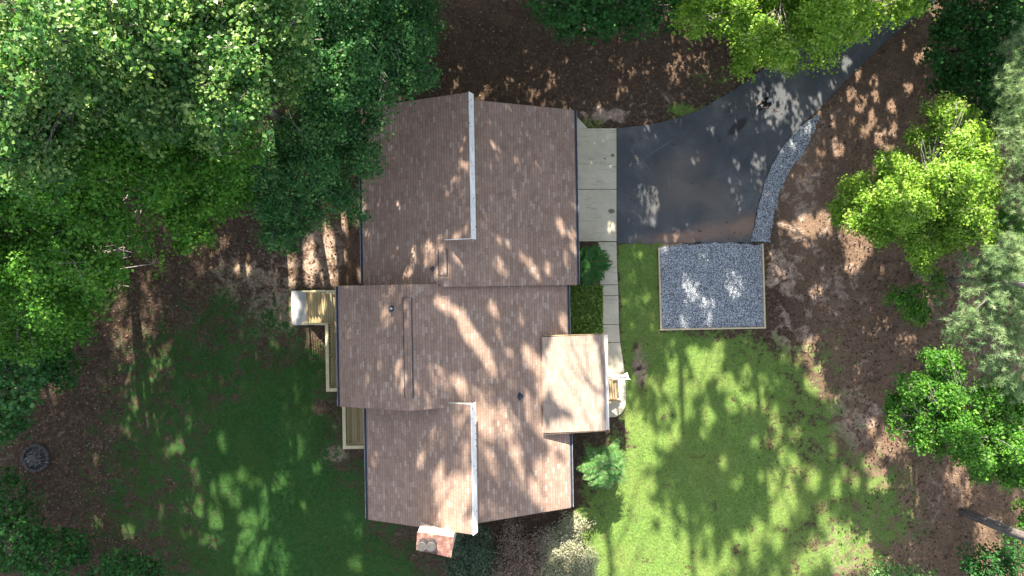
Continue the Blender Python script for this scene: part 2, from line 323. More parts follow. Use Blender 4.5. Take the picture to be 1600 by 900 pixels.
# ------------------------------------------------------------------ sunlit patches: leaves that would shade them are cut out of the crowns
# (px, py, rx, ry, angle, height of the surface that is lit)
LIT = [
 # porch roof and front walk
 (905, 590, 62, 58, 0, 3.3), (925, 640, 30, 50, 0, 3.3), (900, 545, 50, 20, 0, 3.3), (960, 575, 26, 45, 0, .2), (965, 625, 30, 40, 0, 0),
 # main roof streaks
 (712, 505, 18, 10, -40, 5), (735, 530, 14, 30, 35, 4.9), (655, 478, 6, 4, 0, 5.8), (690, 485, 10, 8, 0, 5.5), (626, 590, 6, 26, 5, 6), (640, 500, 6, 8, 20, 6),
 (780, 520, 8, 40, 25, 4.2), (815, 505, 7, 16, 35, 3.8), (760, 560, 7, 22, 20, 4.4), (766, 590, 6, 12, 20, 4.2), (830, 560, 22, 18, 0, 3.8), (845, 590, 10, 30, 10, 3.6),
 (722, 618, 10, 6, 0, 5), (798, 690, 9, 34, 28, 4), (838, 655, 10, 34, 22, 3.6), (820, 745, 9, 40, 30, 3.9), (868, 745, 12, 34, 12, 3.3), (850, 780, 30, 14, 0, 3.4), (770, 735, 5, 18, 20, 4.4),
 (793, 650, 5, 16, 20, 4.2), (880, 500, 5, 12, 10, 3.1), (545, 520, 4, 12, 0, 5), (597, 572, 4, 8, 0, 5.6), (545, 460, 4, 14, 10, 4.9),
 # southern roof
 (712, 795, 24, 38, 0, 5.4), (735, 770, 8, 30, 0, 5.8), (690, 770, 6, 30, 0, 5.2), (658, 715, 5, 9, 0, 5), (683, 745, 8, 12, 0, 5.2), (585, 720, 4, 8, 0, 3.9), (720, 835, 30, 10, 0, 5.5), (680, 835, 34, 25, 0, 5.8),
 # garage roof
 (690, 400, 8, 15, -10, 5.6), (668, 405, 8, 18, 10, 5.4), (650, 400, 7, 13, 15, 5.2), (640, 430, 8, 8, 0, 5), (612, 392, 7, 10, 0, 4.8), (577, 365, 5, 12, 0, 4.2), (594, 372, 4, 8, 0, 4.5), (596, 275, 8, 12, -30, 4.6), (590, 310, 5, 10, -10, 4.5),
 (620, 330, 3, 8, 0, 4.9), (728, 360, 4, 7, 0, 6.2), (830, 425, 12, 14, 20, 3.9), (853, 418, 6, 12, 15, 3.7), (720, 420, 6, 12, 20, 5.3), (785, 430, 10, 10, 0, 4.4), (875, 355, 5, 14, 15, 3.3), (893, 375, 6, 18, 10, 3.1), (884, 400, 7, 14, 0, 3.3), (698, 435, 16, 5, 0, 5.6),
 (841, 198, 4, 14, 15, 3.7), (790, 175, 5, 15, 25, 4.4), (776, 245, 6, 9, 15, 4.6), (808, 258, 5, 9, 20, 4.3), (822, 220, 4, 10, 15, 4.0), (772, 190, 7, 8, 0, 4.7), (608, 240, 6, 10, 0, 4.7), (655, 190, 4, 7, 0, 5.2), (585, 275, 6, 8, 0, 4.3), (570, 330, 3, 14, 0, 4),
 # ground behind the house, west
 (545, 340, 14, 22, 0, 0), (512, 390, 9, 40, 0, 0), (484, 410, 9, 34, 0, 0), (452, 410, 8, 30, 0, 0), (560, 430, 8, 10, 0, 0), (375, 400, 14, 16, 0, 0), (520, 435, 16, 8, 0, 0), (530, 400, 8, 8, 0, 0), (568, 320, 6, 30, 0, 0),
 (470, 475, 7, 20, 0, 1.4), (520, 465, 5, 14, 0, 1.6), (485, 485, 6, 12, 0, 1.2), (457, 475, 5, 26, 0, .1), (522, 510, 4, 14, 0, 1.7), (520, 560, 3, 8, 0, 1.7), (498, 460, 4, 10, 0, 1.5),
 # west lawn dapples
 (286, 622, 5, 11, 0, -.2), (284, 645, 4, 7, 0, -.2), (259, 687, 6, 8, 0, -.4), (274, 685, 5, 8, 0, -.4), (144, 713, 5, 6, 0, -.8), (144, 750, 5, 6, 0, -.8), (297, 735, 9, 12, 0, -.3), (297, 712, 7, 7, 0, -.3), (340, 672, 6, 13, 10, 0), (345, 740, 9, 18, 10, 0),
 (371, 727, 7, 9, 20, 0), (390, 742, 7, 6, 0, 0), (324, 740, 3, 9, 0, 0), (244, 785, 4, 9, 0, -.4), (325, 810, 7, 25, 10, 0), (308, 815, 7, 8, 0, 0), (285, 820, 7, 6, 0, -.2), (193, 818, 7, 10, 20, -.5), (148, 806, 9, 8, 0, -.6), (388, 803, 9, 16, 0, 0), (372, 795, 6, 8, 0, 0),
 (380, 850, 18, 34, -10, 0), (372, 875, 9, 12, 0, 0), (420, 850, 22, 16, 20, 0), (440, 880, 20, 20, 0, 0), (330, 790, 8, 26, 8, 0), (300, 770, 6, 14, 0, 0), (360, 760, 8, 14, 0, 0), (410, 800, 7, 14, 0, 0), (400, 880, 9, 6, 0, 0), (470, 790, 5, 8, 0, 0), (560, 880, 12, 8, 0, 0), (560, 830, 6, 5, 0, 0), (495, 730, 5, 5, 0, 0),
 # front lawn
 (990, 665, 16, 22, 0, 0), (1000, 700, 22, 36, -20, 0), (985, 760, 18, 50, 0, 0), (975, 850, 50, 60, 0, 0), (930, 830, 26, 22, 0, 0), (940, 875, 30, 30, 0, 0), (1030, 872, 45, 36, 0, 0), (1090, 893, 40, 18, 0, 0), (1140, 885, 12, 14, 0, 0),
 (1005, 800, 12, 26, 0, 0), (1035, 685, 10, 12, 0, 0), (900, 810, 12, 14, 0, 0), (910, 750, 60, 20, 0, 1.5),
 (1100, 570, 20, 24, 30, 0), (1060, 580, 14, 18, 0, 0), (1140, 600, 16, 14, 0, 0), (1120, 550, 10, 14, 0, 0), (1045, 600, 10, 12, 0, 0), (1085, 605, 14, 8, 0, 0), (1165, 585, 7, 12, 0, 0), (1080, 545, 8, 8, 0, 0),
 (1190, 690, 12, 9, 30, 0), (1100, 680, 8, 8, 0, 0), (1205, 745, 14, 10, 0, 0), (1150, 755, 10, 8, 0, 0), (1180, 860, 9, 12, 0, 0), (1210, 800, 8, 12, 0, 0), (1130, 720, 5, 8, 0, 0), (1070, 650, 7, 8, 0, 0), (1240, 720, 7, 10, 0, 0),
 (1330, 745, 10, 14, 25, 0), (1318, 735, 8, 9, 0, 0), (1358, 725, 5, 10, 0, 0), (1290, 810, 10, 22, 15, 0), (1310, 850, 18, 24, 0, 0), (1275, 860, 14, 24, 0, 0), (1350, 820, 12, 26, 0, 0), (1340, 870, 14, 24, 0, 0), (1275, 750, 5, 8, 0, 0), (1405, 690, 8, 18, 0, 0), (1255, 885, 20, 14, 0, 0),
 (1425, 735, 5, 22, 0, 0), (1433, 800, 4, 30, 0, 0), (1480, 850, 6, 30, 0, 0), (1530, 830, 6, 24, 0, 0), (1541, 845, 4, 20, 0, 0), (1475, 760, 5, 12, 0, 0), (1408, 800, 4, 20, 0, 0), (1503, 790, 4, 5, 0, 0), (1562, 850, 5, 8, 0, 0), (1455, 820, 4, 14, 0, 0), (1420, 870, 5, 26, 0, 0), (1385, 770, 5, 9, 0, 0),
 # drive and gravel
 (1218, 155, 5, 18, 0, 0), (1236, 165, 9, 14, 0, 0), (1243, 190, 8, 12, 0, 0), (1222, 185, 6, 14, 0, 0), (1186, 160, 4, 14, 0, 0), (1110, 208, 4, 6, 0, 0), (1020, 310, 8, 18, 0, 0), (1018, 340, 9, 14, 0, 0), (1000, 300, 4, 9, 0, 0), (1030, 320, 5, 8, 0, 0), (985, 340, 4, 6, 0, 0), (1050, 368, 6, 7, 0, 0), (988, 373, 3, 6, 0, 0), (1000, 345, 4, 6, 0, 0),
 (1140, 290, 4, 8, 0, 0), (1180, 260, 4, 8, 0, 0), (1185, 205, 4, 7, 0, 0), (1085, 250, 5, 8, 0, 0), (1155, 325, 4, 8, 0, 0),
 (1070, 440, 5, 10, 0, 0), (1085, 445, 5, 7, 0, 0), (1080, 468, 9, 9, 0, 0), (1105, 485, 10, 13, 0, 0), (1111, 504, 8, 8, 0, 0), (1138, 440, 9, 14, 0, 0), (1145, 460, 6, 9, 0, 0), (1157, 450, 4, 14, 0, 0), (1065, 505, 14, 5, 0, 0), (1045, 392, 8, 5, 0, 0), (1240, 225, 5, 8, 0, 0), (1262, 205, 5, 7, 0, 0),
 (985, 430, 6, 8, 0, 0), (1000, 400, 5, 5, 0, 0), (1008, 460, 6, 8, 0, 0), (955, 360, 4, 8, 0, 0),
 (1205, 400, 8, 12, 0, 0), (1215, 425, 9, 10, 0, 0), (1290, 485, 5, 10, 0, 0), (1278, 455, 7, 7, 0, 0), (1362, 480, 4, 8, 0, 0), (1410, 540, 9, 14, 0, 0), (1360, 395, 6, 6, 0, 0), (1375, 420, 6, 6, 0, 0), (1470, 555, 5, 6, 0, 0),
 # straw bank by the drive
 (1340, 115, 4, 7, 0, 0), (1365, 125, 4, 7, 0, 0), (1330, 145, 5, 10, 0, 0), (1345, 165, 6, 10, 0, 0), (1362, 185, 6, 10, 0, 0), (1352, 205, 8, 9, 0, 0), (1375, 215, 6, 12, 0, 0), (1400, 205, 8, 9, 0, 0), (1392, 165, 5, 9, 0, 0), (1420, 135, 5, 7, 0, 0), (1435, 90, 6, 7, 0, 0), (1450, 80, 6, 8, 0, 0),
 (1310, 235, 7, 9, 0, 0), (1332, 185, 4, 7, 0, 0), (1390, 232, 6, 6, 0, 0), (1300, 190, 4, 6, 0, 0), (1370, 150, 4, 8, 0, 0), (1320, 100, 5, 8, 0, 0), (1300, 130, 4, 7, 0, 0), (1285, 150, 3, 6, 0, 0), (1465, 15, 14, 10, 0, 0), (1410, 70, 5, 6, 0, 0),
 # clearing behind the garage
 (821, 75, 5, 5, 0, 0), (1017, 87, 5, 5, 0, 0), (973, 142, 7, 6, 30, 0), (960, 150, 5, 4, 0, 0), (760, 140, 6, 6, 0, 0), (750, 150, 6, 6, 0, 0), (795, 130, 5, 6, 0, 0), (883, 165, 4, 5, 0, 0), (713, 125, 4, 4, 0, 0), (955, 90, 4, 6, 0, 0), (832, 145, 7, 5, 0, 0), (938, 88, 3, 6, 0, 0), (860, 140, 5, 4, 0, 0), (730, 5, 10, 12, 0, 0), (718, 105, 4, 4, 0, 0), (630, 145, 8, 8, 0, 0), (890, 95, 5, 6, 0, 0), (940, 165, 12, 8, 0, 0),
]
_r = random.Random(5)
for i in range(44):      # loose dapples round the rim of the big crown's shadow on the front lawn
    a = 6.283*i/44+_r.uniform(-.1, .1); q_ = _r.uniform(.72, 1.08); LIT.append((1135+135*q_*math.cos(a), 745+120*q_*math.sin(a), _r.uniform(4, 11), _r.uniform(7, 16), _r.uniform(-15, 15), 0))
for i in range(34): LIT.append((_r.uniform(1190, 1590), _r.uniform(560, 890), _r.uniform(2.5, 6), _r.uniform(8, 24), _r.uniform(-4, 6), 0))
LITC = [  # crowns that stand in the sun: leaves of the northern trees are cut away here
 (1220, 60, 115, 75, 0, 7), (1370, 10, 100, 55, 0, 7), (1130, 20, 50, 50, 0, 7), (1440, 300, 115, 95, 0, 6), (1500, 210, 40, 40, 0, 6), (1580, 200, 60, 120, 0, 7), (1560, 450, 90, 140, 0, 7), (1490, 640, 95, 65, 0, 5.5), (1580, 720, 60, 80, 0, 5),
 (1590, 550, 60, 80, 0, 7), (1600, 10, 10, 10, 0, 5), (945, 725, 40, 45, 0, 2.0), (900, 840, 60, 50, 0, 1.2), (1000, 12, 14, 25, 0, 5)]
LITS = [(60, 340, 60, 45, 0, 12), (130, 400, 55, 40, 0, 11), (60, 450, 50, 35, 0, 10), (170, 450, 40, 25, 0, 9), (200, 330, 60, 45, 0, 12), (280, 300, 50, 45, 0, 11), (230, 240, 60, 40, 0, 13.5), (335, 230, 40, 35, 0, 12.5), (597, 195, 18, 34, 0, 8), (530, 250, 18, 20, 0, 8), (480, 300, 26, 24, 0, 8),
 (450, 365, 18, 16, 0, 7), (560, 60, 50, 40, 0, 10), (620, 100, 34, 34, 0, 9), (500, 140, 40, 30, 0, 10), (100, 520, 40, 30, 0, 8.5), (420, 260, 30, 30, 0, 9.5), (100, 270, 60, 40, 0, 14), (150, 180, 50, 50, 0, 16.5), (60, 200, 40, 40, 0, 16), (250, 165, 50, 40, 0, 15.5), (340, 160, 40, 40, 0, 16)]
def vnoise(x, y, sc, seed=0):
    x = x*sc; y = y*sc; xi = np.floor(x).astype(int); yi = np.floor(y).astype(int); fx = x-xi; fy = y-yi
    def h(a, b):
        t = np.sin(a*127.1+b*311.7+seed*74.7)*43758.5453; return t-np.floor(t)
    fx = fx*fx*(3-2*fx); fy = fy*fy*(3-2*fy)
    return (h(xi, yi)*(1-fx)+h(xi+1, yi)*fx)*(1-fy)+(h(xi, yi+1)*(1-fx)+h(xi+1, yi+1)*fx)*fy
def in_lit(Q, lists, grow=1.0):
    sx = Q[:, 0]+Q[:, 2]*CT*SD.x; sy = Q[:, 1]+Q[:, 2]*CT*SD.y
    nz = (vnoise(sx, sy, 2.2, 1)-.5)*.9+(vnoise(sx, sy, 5.0, 2)-.5)*.7
    rest = np.ones(len(Q))
    for lst in lists:
        for (px, py, rx, ry, a, zr) in lst:
            k = F/(H-zr); X = (sx-zr*CT*SD.x)*k+800; Y = 450-(sy-zr*CT*SD.y)*k
            a = math.radians(a); dx = X-px; dy = Y-py
            r1 = (dx*math.cos(a)-dy*math.sin(a))/(rx*grow+3); r2 = (dx*math.sin(a)+dy*math.cos(a))/(ry*grow+4)
            big = (rx*ry > 350 or lst is LITC) and lst is not LITS
            wt = 1.0 if big else (.86 if zr > 2.5 else .95)
            if 960 < px < 1270 and 150 < py < 515 and zr == 0: wt = .72
            if 930 < px < 985 and 520 < py < 655 and zr < 1: wt = .6
            if py < 170 and px < 1100: wt = .75
            if lst is LITS: wt = .8
            if lst is LIT and zr > 2.5 and py < 300: wt = .55
            if 430 < px < 575 and 310 < py < 450 and zr == 0: wt = 1.0
            q = r1*r1+r2*r2+nz*(.7 if big else .9); e0, e1 = (.95, 1.15) if big else (.65, 1.6)
            t = np.clip((e1-q)/(e1-e0), 0, 1); rest *= 1-wt*t*t*(3-2*t)*(Q[:, 2] > zr+.6)
    hit = rng.random(len(Q)) > rest
    return hit, sx, sy
# ------------------------------------------------------------------ foliage
def rand_dirs(n, up=.0):
    d = rng.normal(size=(n, 3)); d[:, 2] += up; return d/np.linalg.norm(d, axis=1)[:, None]
def leaves(P0, N, size, fold=.25, tips=None):
    """pointed, slightly folded leaves at P0 facing N: four corners each"""
    n = len(P0); a = rng.normal(size=(n, 3)); a -= (a*N).sum(1)[:, None]*N; a /= np.linalg.norm(a, axis=1)[:, None]
    b = np.cross(N, a); s = size*(.45+1.15*rng.random(n)**1.5); s = s[:, None]
    V = np.empty((n, 4, 3)); V[:, 0] = P0-a*s*.5; V[:, 1] = P0+b*s*.42+N*s*fold*.5; V[:, 2] = P0+a*s*.62-N*s*.1; V[:, 3] = P0-b*s*.42+N*s*fold*.5
    return V.reshape(-1, 3)
def limb(mb, a, b, r0, r1, sag=.12, n=5, k=4):
    a = Vector(a); b = Vector(b); L = (b-a).length; off = Vector((random.uniform(-1, 1), random.uniform(-1, 1), random.uniform(-.3, 1)))*L*sag
    pts = []; rr = []
    for i in range(k+1):
        t = i/k; pts.append(a.lerp(b, t)+off*math.sin(math.pi*t)+Vector((random.uniform(-1, 1), random.uniform(-1, 1), random.uniform(-1, 1)))*min(L*.02, .09)*(0 < i < k)); rr.append(r0+(r1-r0)*t)
    mb.tube(pts, rr, n); return pts
def tree(name, label, cat, base, top, lobes, leafmat, lsize=.15, dens=1.0, sprig=.38, tr=.2, bark=None, pine=False, group=None, cull=(LIT,), cullp=.98, flat=.75, extra=None, twig=True, upb=.45, nl=26, leafkeep=None):
    """base: ground point; top: trunk top; lobes: (centre Vector, radius)"""
    bark = bark or BARK
    t = thing(name, label, cat, base, 0, group)
    mb = MB(); base = Vector(base); top = Vector(top)
    tp = limb(mb, base-Vector((0, 0, .3)), top, tr, tr*.45, .012, 9, 8)
    V = []; T = []
    for (c, r) in lobes:
        c = Vector(c)
        # attach limb at the trunk point a little below the lobe
        q = min(tp, key=lambda p: abs(p.z-(c.z-r*.8))+.15*(p-c).length)
        q = tp[min(len(tp)-1, max(2, tp.index(q)+random.choice((-1, 0, 1, 1))))]
        lp = limb(mb, q, c-Vector((0, 0, r*.25)), tr*.26, tr*.08, .14, 5, 5)
        ns = int(dens*26*r*r/(sprig/.38)**2)+4
        d = rand_dirs(ns, upb); rad = r*(rng.uniform(.35, 1.0, ns)**.5)*(.72+.5*vnoise(d[:, 0]*2+c.x, d[:, 1]*2+c.y+d[:, 2], 1.3, 5))
        SP = np.array(c)+d*rad[:, None]*np.array([1, 1, flat])
        hit, sx, sy = in_lit(SP, cull)
        SP = SP[~(hit & (rng.random(ns) < cullp))]; ns = len(SP)
        if ns == 0: continue
        if extra is not None:
            SP = extra(SP); ns = len(SP)
            if ns == 0: continue
        if twig:
            for i in rng.choice(ns, min(ns, max(3, int(ns*.22))), replace=False):
                a = lp[random.choice([2, 3, 4, 5])]
                limb(mb, a, SP[i]+np.array([0, 0, random.uniform(0, .38)]), tr*.10+.008, .008, .12, 3, 3)
        out = SP-np.array(c); out /= np.linalg.norm(out, axis=1)[:, None]+1e-6
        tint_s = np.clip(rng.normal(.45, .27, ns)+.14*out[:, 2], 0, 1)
        if pine:
            nd = 3; k = 44                                # tufts of needles
            tc = np.repeat(SP, nd, 0)+rng.normal(size=(ns*nd, 3))*sprig*.7; tt = np.repeat(tint_s, nd)
            m = len(tc); dirs = rand_dirs(m*k, .35); o = np.repeat(tc, k, 0)
            L = rng.uniform(.12, .30, m*k)[:, None]*lsize/.15; side = np.cross(dirs, rand_dirs(m*k)); side /= np.linalg.norm(side, axis=1)[:, None]+1e-6
            w = .0085*lsize/.15
            A = np.empty((m*k, 3, 3)); A[:, 0] = o-side*w; A[:, 1] = o+side*w; A[:, 2] = o+dirs*L
            V.append(A.reshape(-1, 3)); T.append(np.repeat(tt, k))
        else:
            k = nl; o = np.repeat(SP, k, 0); n = len(o)
            sc = np.repeat(rng.uniform(.7, 1.2, ns), k)[:, None]
            off = rng.normal(size=(n, 3))*np.array([1, 1, .42])*sprig*.62*sc
            p = o+off; N = rand_dirs(n, 1.15)+np.repeat(out, k, 0)*.35; N /= np.linalg.norm(N, axis=1)[:, None]
            tv = np.clip(np.repeat(tint_s, k)+rng.normal(0, .08, n), 0, 1)
            ok = leafkeep(p) if leafkeep else ~(in_lit(p, cull)[0] & (rng.random(n) < cullp)) if cull else np.ones(n, bool)
            V.append(leaves(p[ok], N[ok], lsize)); T.append(tv[ok])
    mb.build('trunk', bark, t, True)
    if V: np_mesh('crown', np.concatenate(V), 3 if pine else 4, leafmat, t, np.concatenate(T))
    return t
def lob(lst): return [(P(a, b, z), r) for (a, b, z, r) in lst]
# ================================================================== GROUND
def axis(a, b, st, far):
    inner = np.arange(a, b+1e-6, st); g = st; lo = []; x = a
    while x > -far: g *= 1.45; x -= g; lo.append(x)
    hi = []; x = b; g = st
    while x < far: g *= 1.45; x += g; hi.append(x)
    return np.array(lo[::-1]+list(inner)+hi)
xs = axis(-32, 32, .2, 900); ys = axis(-20, 20, .2, 900)
X, Y = np.meshgrid(xs, ys); Z = gz(X, Y)
PX = X*F/(H-Z)+800; PY = 450-Y*F/(H-Z)
def poly_mask(pts, soft=14):
    """soft coverage of a polygon given in photograph pixels"""
    pts = np.array(pts, float); inside = np.zeros(PX.shape, bool); dist = np.full(PX.shape, 1e9); n = len(pts)
    for i in range(n):
        x0, y0 = pts[i]; x1, y1 = pts[(i+1) % n]
        c = ((y0 > PY) != (y1 > PY)); xx = (x1-x0)*(PY-y0)/((y1-y0) if y1 != y0 else 1e-9)+x0; inside ^= (c & (PX < xx))
        dx, dy = x1-x0, y1-y0; t = np.clip(((PX-x0)*dx+(PY-y0)*dy)/(dx*dx+dy*dy), 0, 1)
        dist = np.minimum(dist, np.hypot(PX-x0-t*dx, PY-y0-t*dy))
    s = np.where(inside, dist, -dist); return np.clip(.5+s/(2*soft), 0, 1)
def ell(px, py, rx, ry, v=1.0): return v*np.clip(1.4-np.hypot((PX-px)/rx, (PY-py)/ry), 0, 1)
grass = np.zeros(PX.shape); dirt = np.zeros(PX.shape); straw = np.zeros(PX.shape)
grass = np.maximum(grass, .62*poly_mask([(190, 560), (300, 440), (400, 490), (505, 520), (530, 700), (575, 700), (575, 805), (760, 960), (230, 960), (180, 800), (130, 730)], 90))
grass = np.maximum(grass, 1.0*poly_mask([(300, 640), (440, 540), (505, 560), (520, 640), (530, 720), (590, 750), (590, 805), (700, 960), (300, 960)], 70))
grass = np.maximum(grass, .8*poly_mask([(964, 380), (1030, 380), (1033, 515), (1190, 515), (1260, 580), (1290, 700), (1390, 760), (1400, 810), (1280, 860), (1240, 960), (880, 960), (890, 800), (978, 660), (978, 560)], 40))
grass = np.maximum(grass, .9*poly_mask([(964, 380), (1030, 380), (1033, 515), (1120, 530), (1120, 700), (978, 700)], 6))
grass = np.maximum(grass, ell(1075, 175, 40, 16, .75)); grass = np.maximum(grass, ell(920, 195, 40, 14, .5)); grass = np.maximum(grass, ell(1110, 130, 40, 25, .42))
grass = np.maximum(grass, poly_mask([(884, 445), (942, 445), (945, 530), (884, 530)], 6)*1.1); grass = np.maximum(grass, ell(1300, 600, 40, 90, .55))
for a in [(1215, 470, 55, 60, .40), (1300, 650, 50, 70, .55), (1230, 700, 40, 60, .25), (1040, 640, 20, 20, .2), (1000, 570, 14, 45, .5), (1310, 850, 60, 60, .6), (430, 520, 40, 50, .3), (505, 640, 18, 14, .3), (1150, 860, 10, 10, .4), (880, 740, 20, 60, 1.0)]: grass -= ell(*a)
for a in [(1225, 420, 40, 50, .75), (1240, 520, 50, 60, .5), (1330, 660, 60, 60, .72), (1310, 860, 60, 60, .8), (500, 400, 50, 70, .65), (420, 490, 70, 70, .62), (340, 430, 60, 60, .45), (1000, 570, 22, 60, .8), (1250, 290, 70, 110, .5), (520, 710, 30, 20, .8), (1040, 385, 70, 8, .7), (1230, 600, 200, 110, .36), (200, 560, 80, 70, .35), (950, 180, 70, 20, .5), (1040, 150, 60, 30, .3), (210, 830, 120, 60, .3), (240, 650, 90, 70, .25), (60, 700, 60, 40, .3), (1290, 215, 40, 60, .48), (1320, 120, 30, 40, .3), (1400, 300, 120, 150, .15), (1265, 340, 70, 130, .45), (1310, 450, 70, 70, .52), (1440, 780, 120, 90, .38), (1360, 560, 60, 80, .3), (1400, 180, 60, 110, .3), (1380, 820, 120, 120, .3), (400, 440, 100, 60, .5)]: dirt = np.maximum(dirt, ell(*a))
straw = np.maximum(straw, poly_mask([(1200, 260), (1290, 150), (1440, 10), (1700, -80), (1700, 1000), (1250, 1000), (1330, 800), (1300, 640), (1230, 400)], 30)); grass = np.maximum(grass, .62*poly_mask([(1190, 520), (1260, 540), (1320, 620), (1340, 700), (1430, 740), (1440, 850), (1250, 960), (1180, 960), (1180, 600)], 40))
grass = np.maximum(grass, .55*poly_mask([(150, 560), (330, 420), (500, 460), (505, 560), (300, 900), (120, 860)], 60))
straw = np.maximum(straw, ell(560, 380, 60, 80, .8)); straw = np.maximum(straw, poly_mask([(660, -50), (900, -50), (1150, 120), (900, 170), (700, 140)], 30)*.3)
tt = np.clip(1.15-np.hypot(X, Y)/70, 0, 1)
for a_ in (dirt,): a_ *= tt
nx, ny = len(xs), len(ys)
Zb = Z+np.where(X < -9.5, 1, 0)*.05*(vnoise(X, Y, .5, 3)-.5)
V = np.stack([X, Y, Zb-.012], -1).reshape(-1, 3)
idx = np.arange(nx*ny).reshape(ny, nx); q = np.stack([idx[:-1, :-1], idx[:-1, 1:], idx[1:, 1:], idx[1:, :-1]], -1).reshape(-1, 4)
me = bpy.data.meshes.new('ground'); me.vertices.add(len(V)); me.vertices.foreach_set('co', V.astype(np.float32).ravel())
me.loops.add(q.size); me.loops.foreach_set('vertex_index', q.astype(np.int32).ravel()); me.polygons.add(len(q)); me.polygons.foreach_set('loop_start', np.arange(0, q.size, 4, dtype=np.int32)); me.update(calc_edges=True); me.shade_smooth()
ca = me.color_attributes.new('cover', 'FLOAT_COLOR', 'POINT')
ca.data.foreach_set('color', np.stack([np.clip(grass, 0, 1.2), dirt, straw, np.ones_like(dirt)], -1).astype(np.float32).ravel())
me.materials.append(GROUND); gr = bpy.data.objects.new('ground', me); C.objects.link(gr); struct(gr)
# ------------------------------------------------------------------ drive, gravel, concrete
def smooth_poly(pts, n=6):
    out = []
    for i in range(len(pts)-1):
        p0 = pts[max(i-1, 0)]; p1 = pts[i]; p2 = pts[i+1]; p3 = pts[min(i+2, len(pts)-1)]
        for j in range(n):
            t = j/n; out.append(tuple(.5*((2*p1[k])+(-p0[k]+p2[k])*t+(2*p0[k]-5*p1[k]+4*p2[k]-p3[k])*t*t+(-p0[k]+3*p1[k]-3*p2[k]+p3[k])*t**3) for k in (0, 1)))
    out.append(pts[-1]); return out
def ragged(pts, amp=.9): return [(x+random.uniform(-amp, amp), y+random.uniform(-amp, amp)) for x, y in pts]
def slab(name, pts, z0, z1, mat):
    m = MB(); m.prism([P(x, y, 0)+Vector((0, 0, z0)) for x, y in pts][::-1], (0, 0, z1-z0)); o = m.build(name, mat); return struct(o)
left = smooth_poly([(963.5, 200), (1000, 197), (1045, 188), (1085, 174), (1120, 156), (1150, 138), (1195, 106), (1262, 55), (1325, 0), (1385, -55), (1480, -150), (1600, -280)], 7)
right = smooth_poly([(1760, -280), (1600, -130), (1500, -42), (1452, 10), (1390, 60), (1331, 116), (1281, 169), (1240, 206), (1208, 252), (1188, 305), (1178, 350), (1176, 378)], 7)
bot = [(x, 380+1.5*math.sin(x*.2)+random.uniform(-1, 1)) for x in range(1165, 970, -9)]
slab('driveway', ragged(left, .6)+ragged(right, .8)+bot+[(963.5, 381)], -.05, .035, ASPH)
inn = smooth_poly([(1276, 179), (1243, 205), (1210, 251), (1190, 305), (1179, 350), (1173, 377)], 6)
outr = smooth_poly([(1203, 379), (1208, 345), (1217, 305), (1238, 262), (1262, 226), (1277, 190), (1278, 180)], 6)
slab('gravel_strip', ragged(inn, 1.2)+ragged(outr, 1.5), -.05, .05, GRAV)
topg = [(1029+i*8.1, 386-6*math.sin(i/20*2.6)+random.uniform(-1.5, 1.5)) for i in range(20)]
slab('gravel_pad', topg+[(1190, 380), (1194, 510), (1033, 514)], -.05, .046, GRAV)
def quad_slab(pts, z0=-.05, z1=.06): m = MB(); m.prism([P(x, y, 0)+Vector((0, 0, z0)) for x, y in pts][::-1], (0, 0, z1-z0)); return m
m = MB()
for pts in [[(897, 201), (963, 201), (963, 295.5), (897, 295.5)], [(897, 296.4), (963, 296.4), (963, 377), (897, 377)], [(890, 168), (899, 180), (918, 200.6), (890, 200.6)]]:
    m.prism([P(x, y, 0)+Vector((0, 0, -.05)) for x, y in pts][::-1], (0, 0, .11))
struct(m.build('garage_apron', CONC, bevel=.008))
re_ = smooth_poly([(963, 378), (964, 420), (966, 462), (967, 507), (969, 535), (974, 570), (977, 600), (978, 622), (976, 636), (970, 646), (960, 652)], 5)
le_ = smooth_poly([(935, 378), (936, 420), (939, 462), (941, 507), (943, 535), (944, 570), (944, 600), (944, 622), (944, 636), (944, 646), (944, 652)], 5)
m = MB(); cuts = [0, 8, 10, 15, 20, 27, 33, len(re_)-1]
for a, b in zip(cuts, cuts[1:]):
    R_ = re_[a:b+1]; L_ = le_[a:b+1]; g = .45
    pts = [(x, y+(g if i == 0 else 0)-(g if i == len(R_)-1 else 0)) for i, (x, y) in enumerate(R_)]+[(x, y+(g if i == 0 else 0)-(g if i == len(L_)-1 else 0)) for i, (x, y) in reversed(list(enumerate(L_)))]
    m.prism([P(x, y, 0)+Vector((0, 0, -.05)) for x, y in pts][::-1], (0, 0, .10))
struct(m.build('front_walk', CONC, bevel=.006))
# timber edging: three boards
def board(a, b, w=.09, z0=-.05, z1=.11, mat=TIMBER, label='', name='edging_board'):
    A = P(*a, 0); B = P(*b, 0); d = (B-A).normalized(); n = Vector((-d.y, d.x, 0))*w/2
    t = (A+B)/2; t.z = 0; m = MB(); m.prism([A-n+Vector((0, 0, z0)), B-n+Vector((0, 0, z0)), B+n+Vector((0, 0, z0)), A+n+Vector((0, 0, z0))], (0, 0, z1-z0))
    o = m.build(name, mat, bevel=.01); return tag(o, label, 'edging', 'timber edging boards round the gravel pad')
board((1029, 387), (1032.4, 513), label='pale timber edging board along the left side of the gravel pad')
board((1191, 381), (1194.5, 511), label='pale timber edging board along the right side of the gravel pad')
board((1030.5, 515), (1196, 511.8), label='pale timber edging board along the bottom side of the gravel pad')
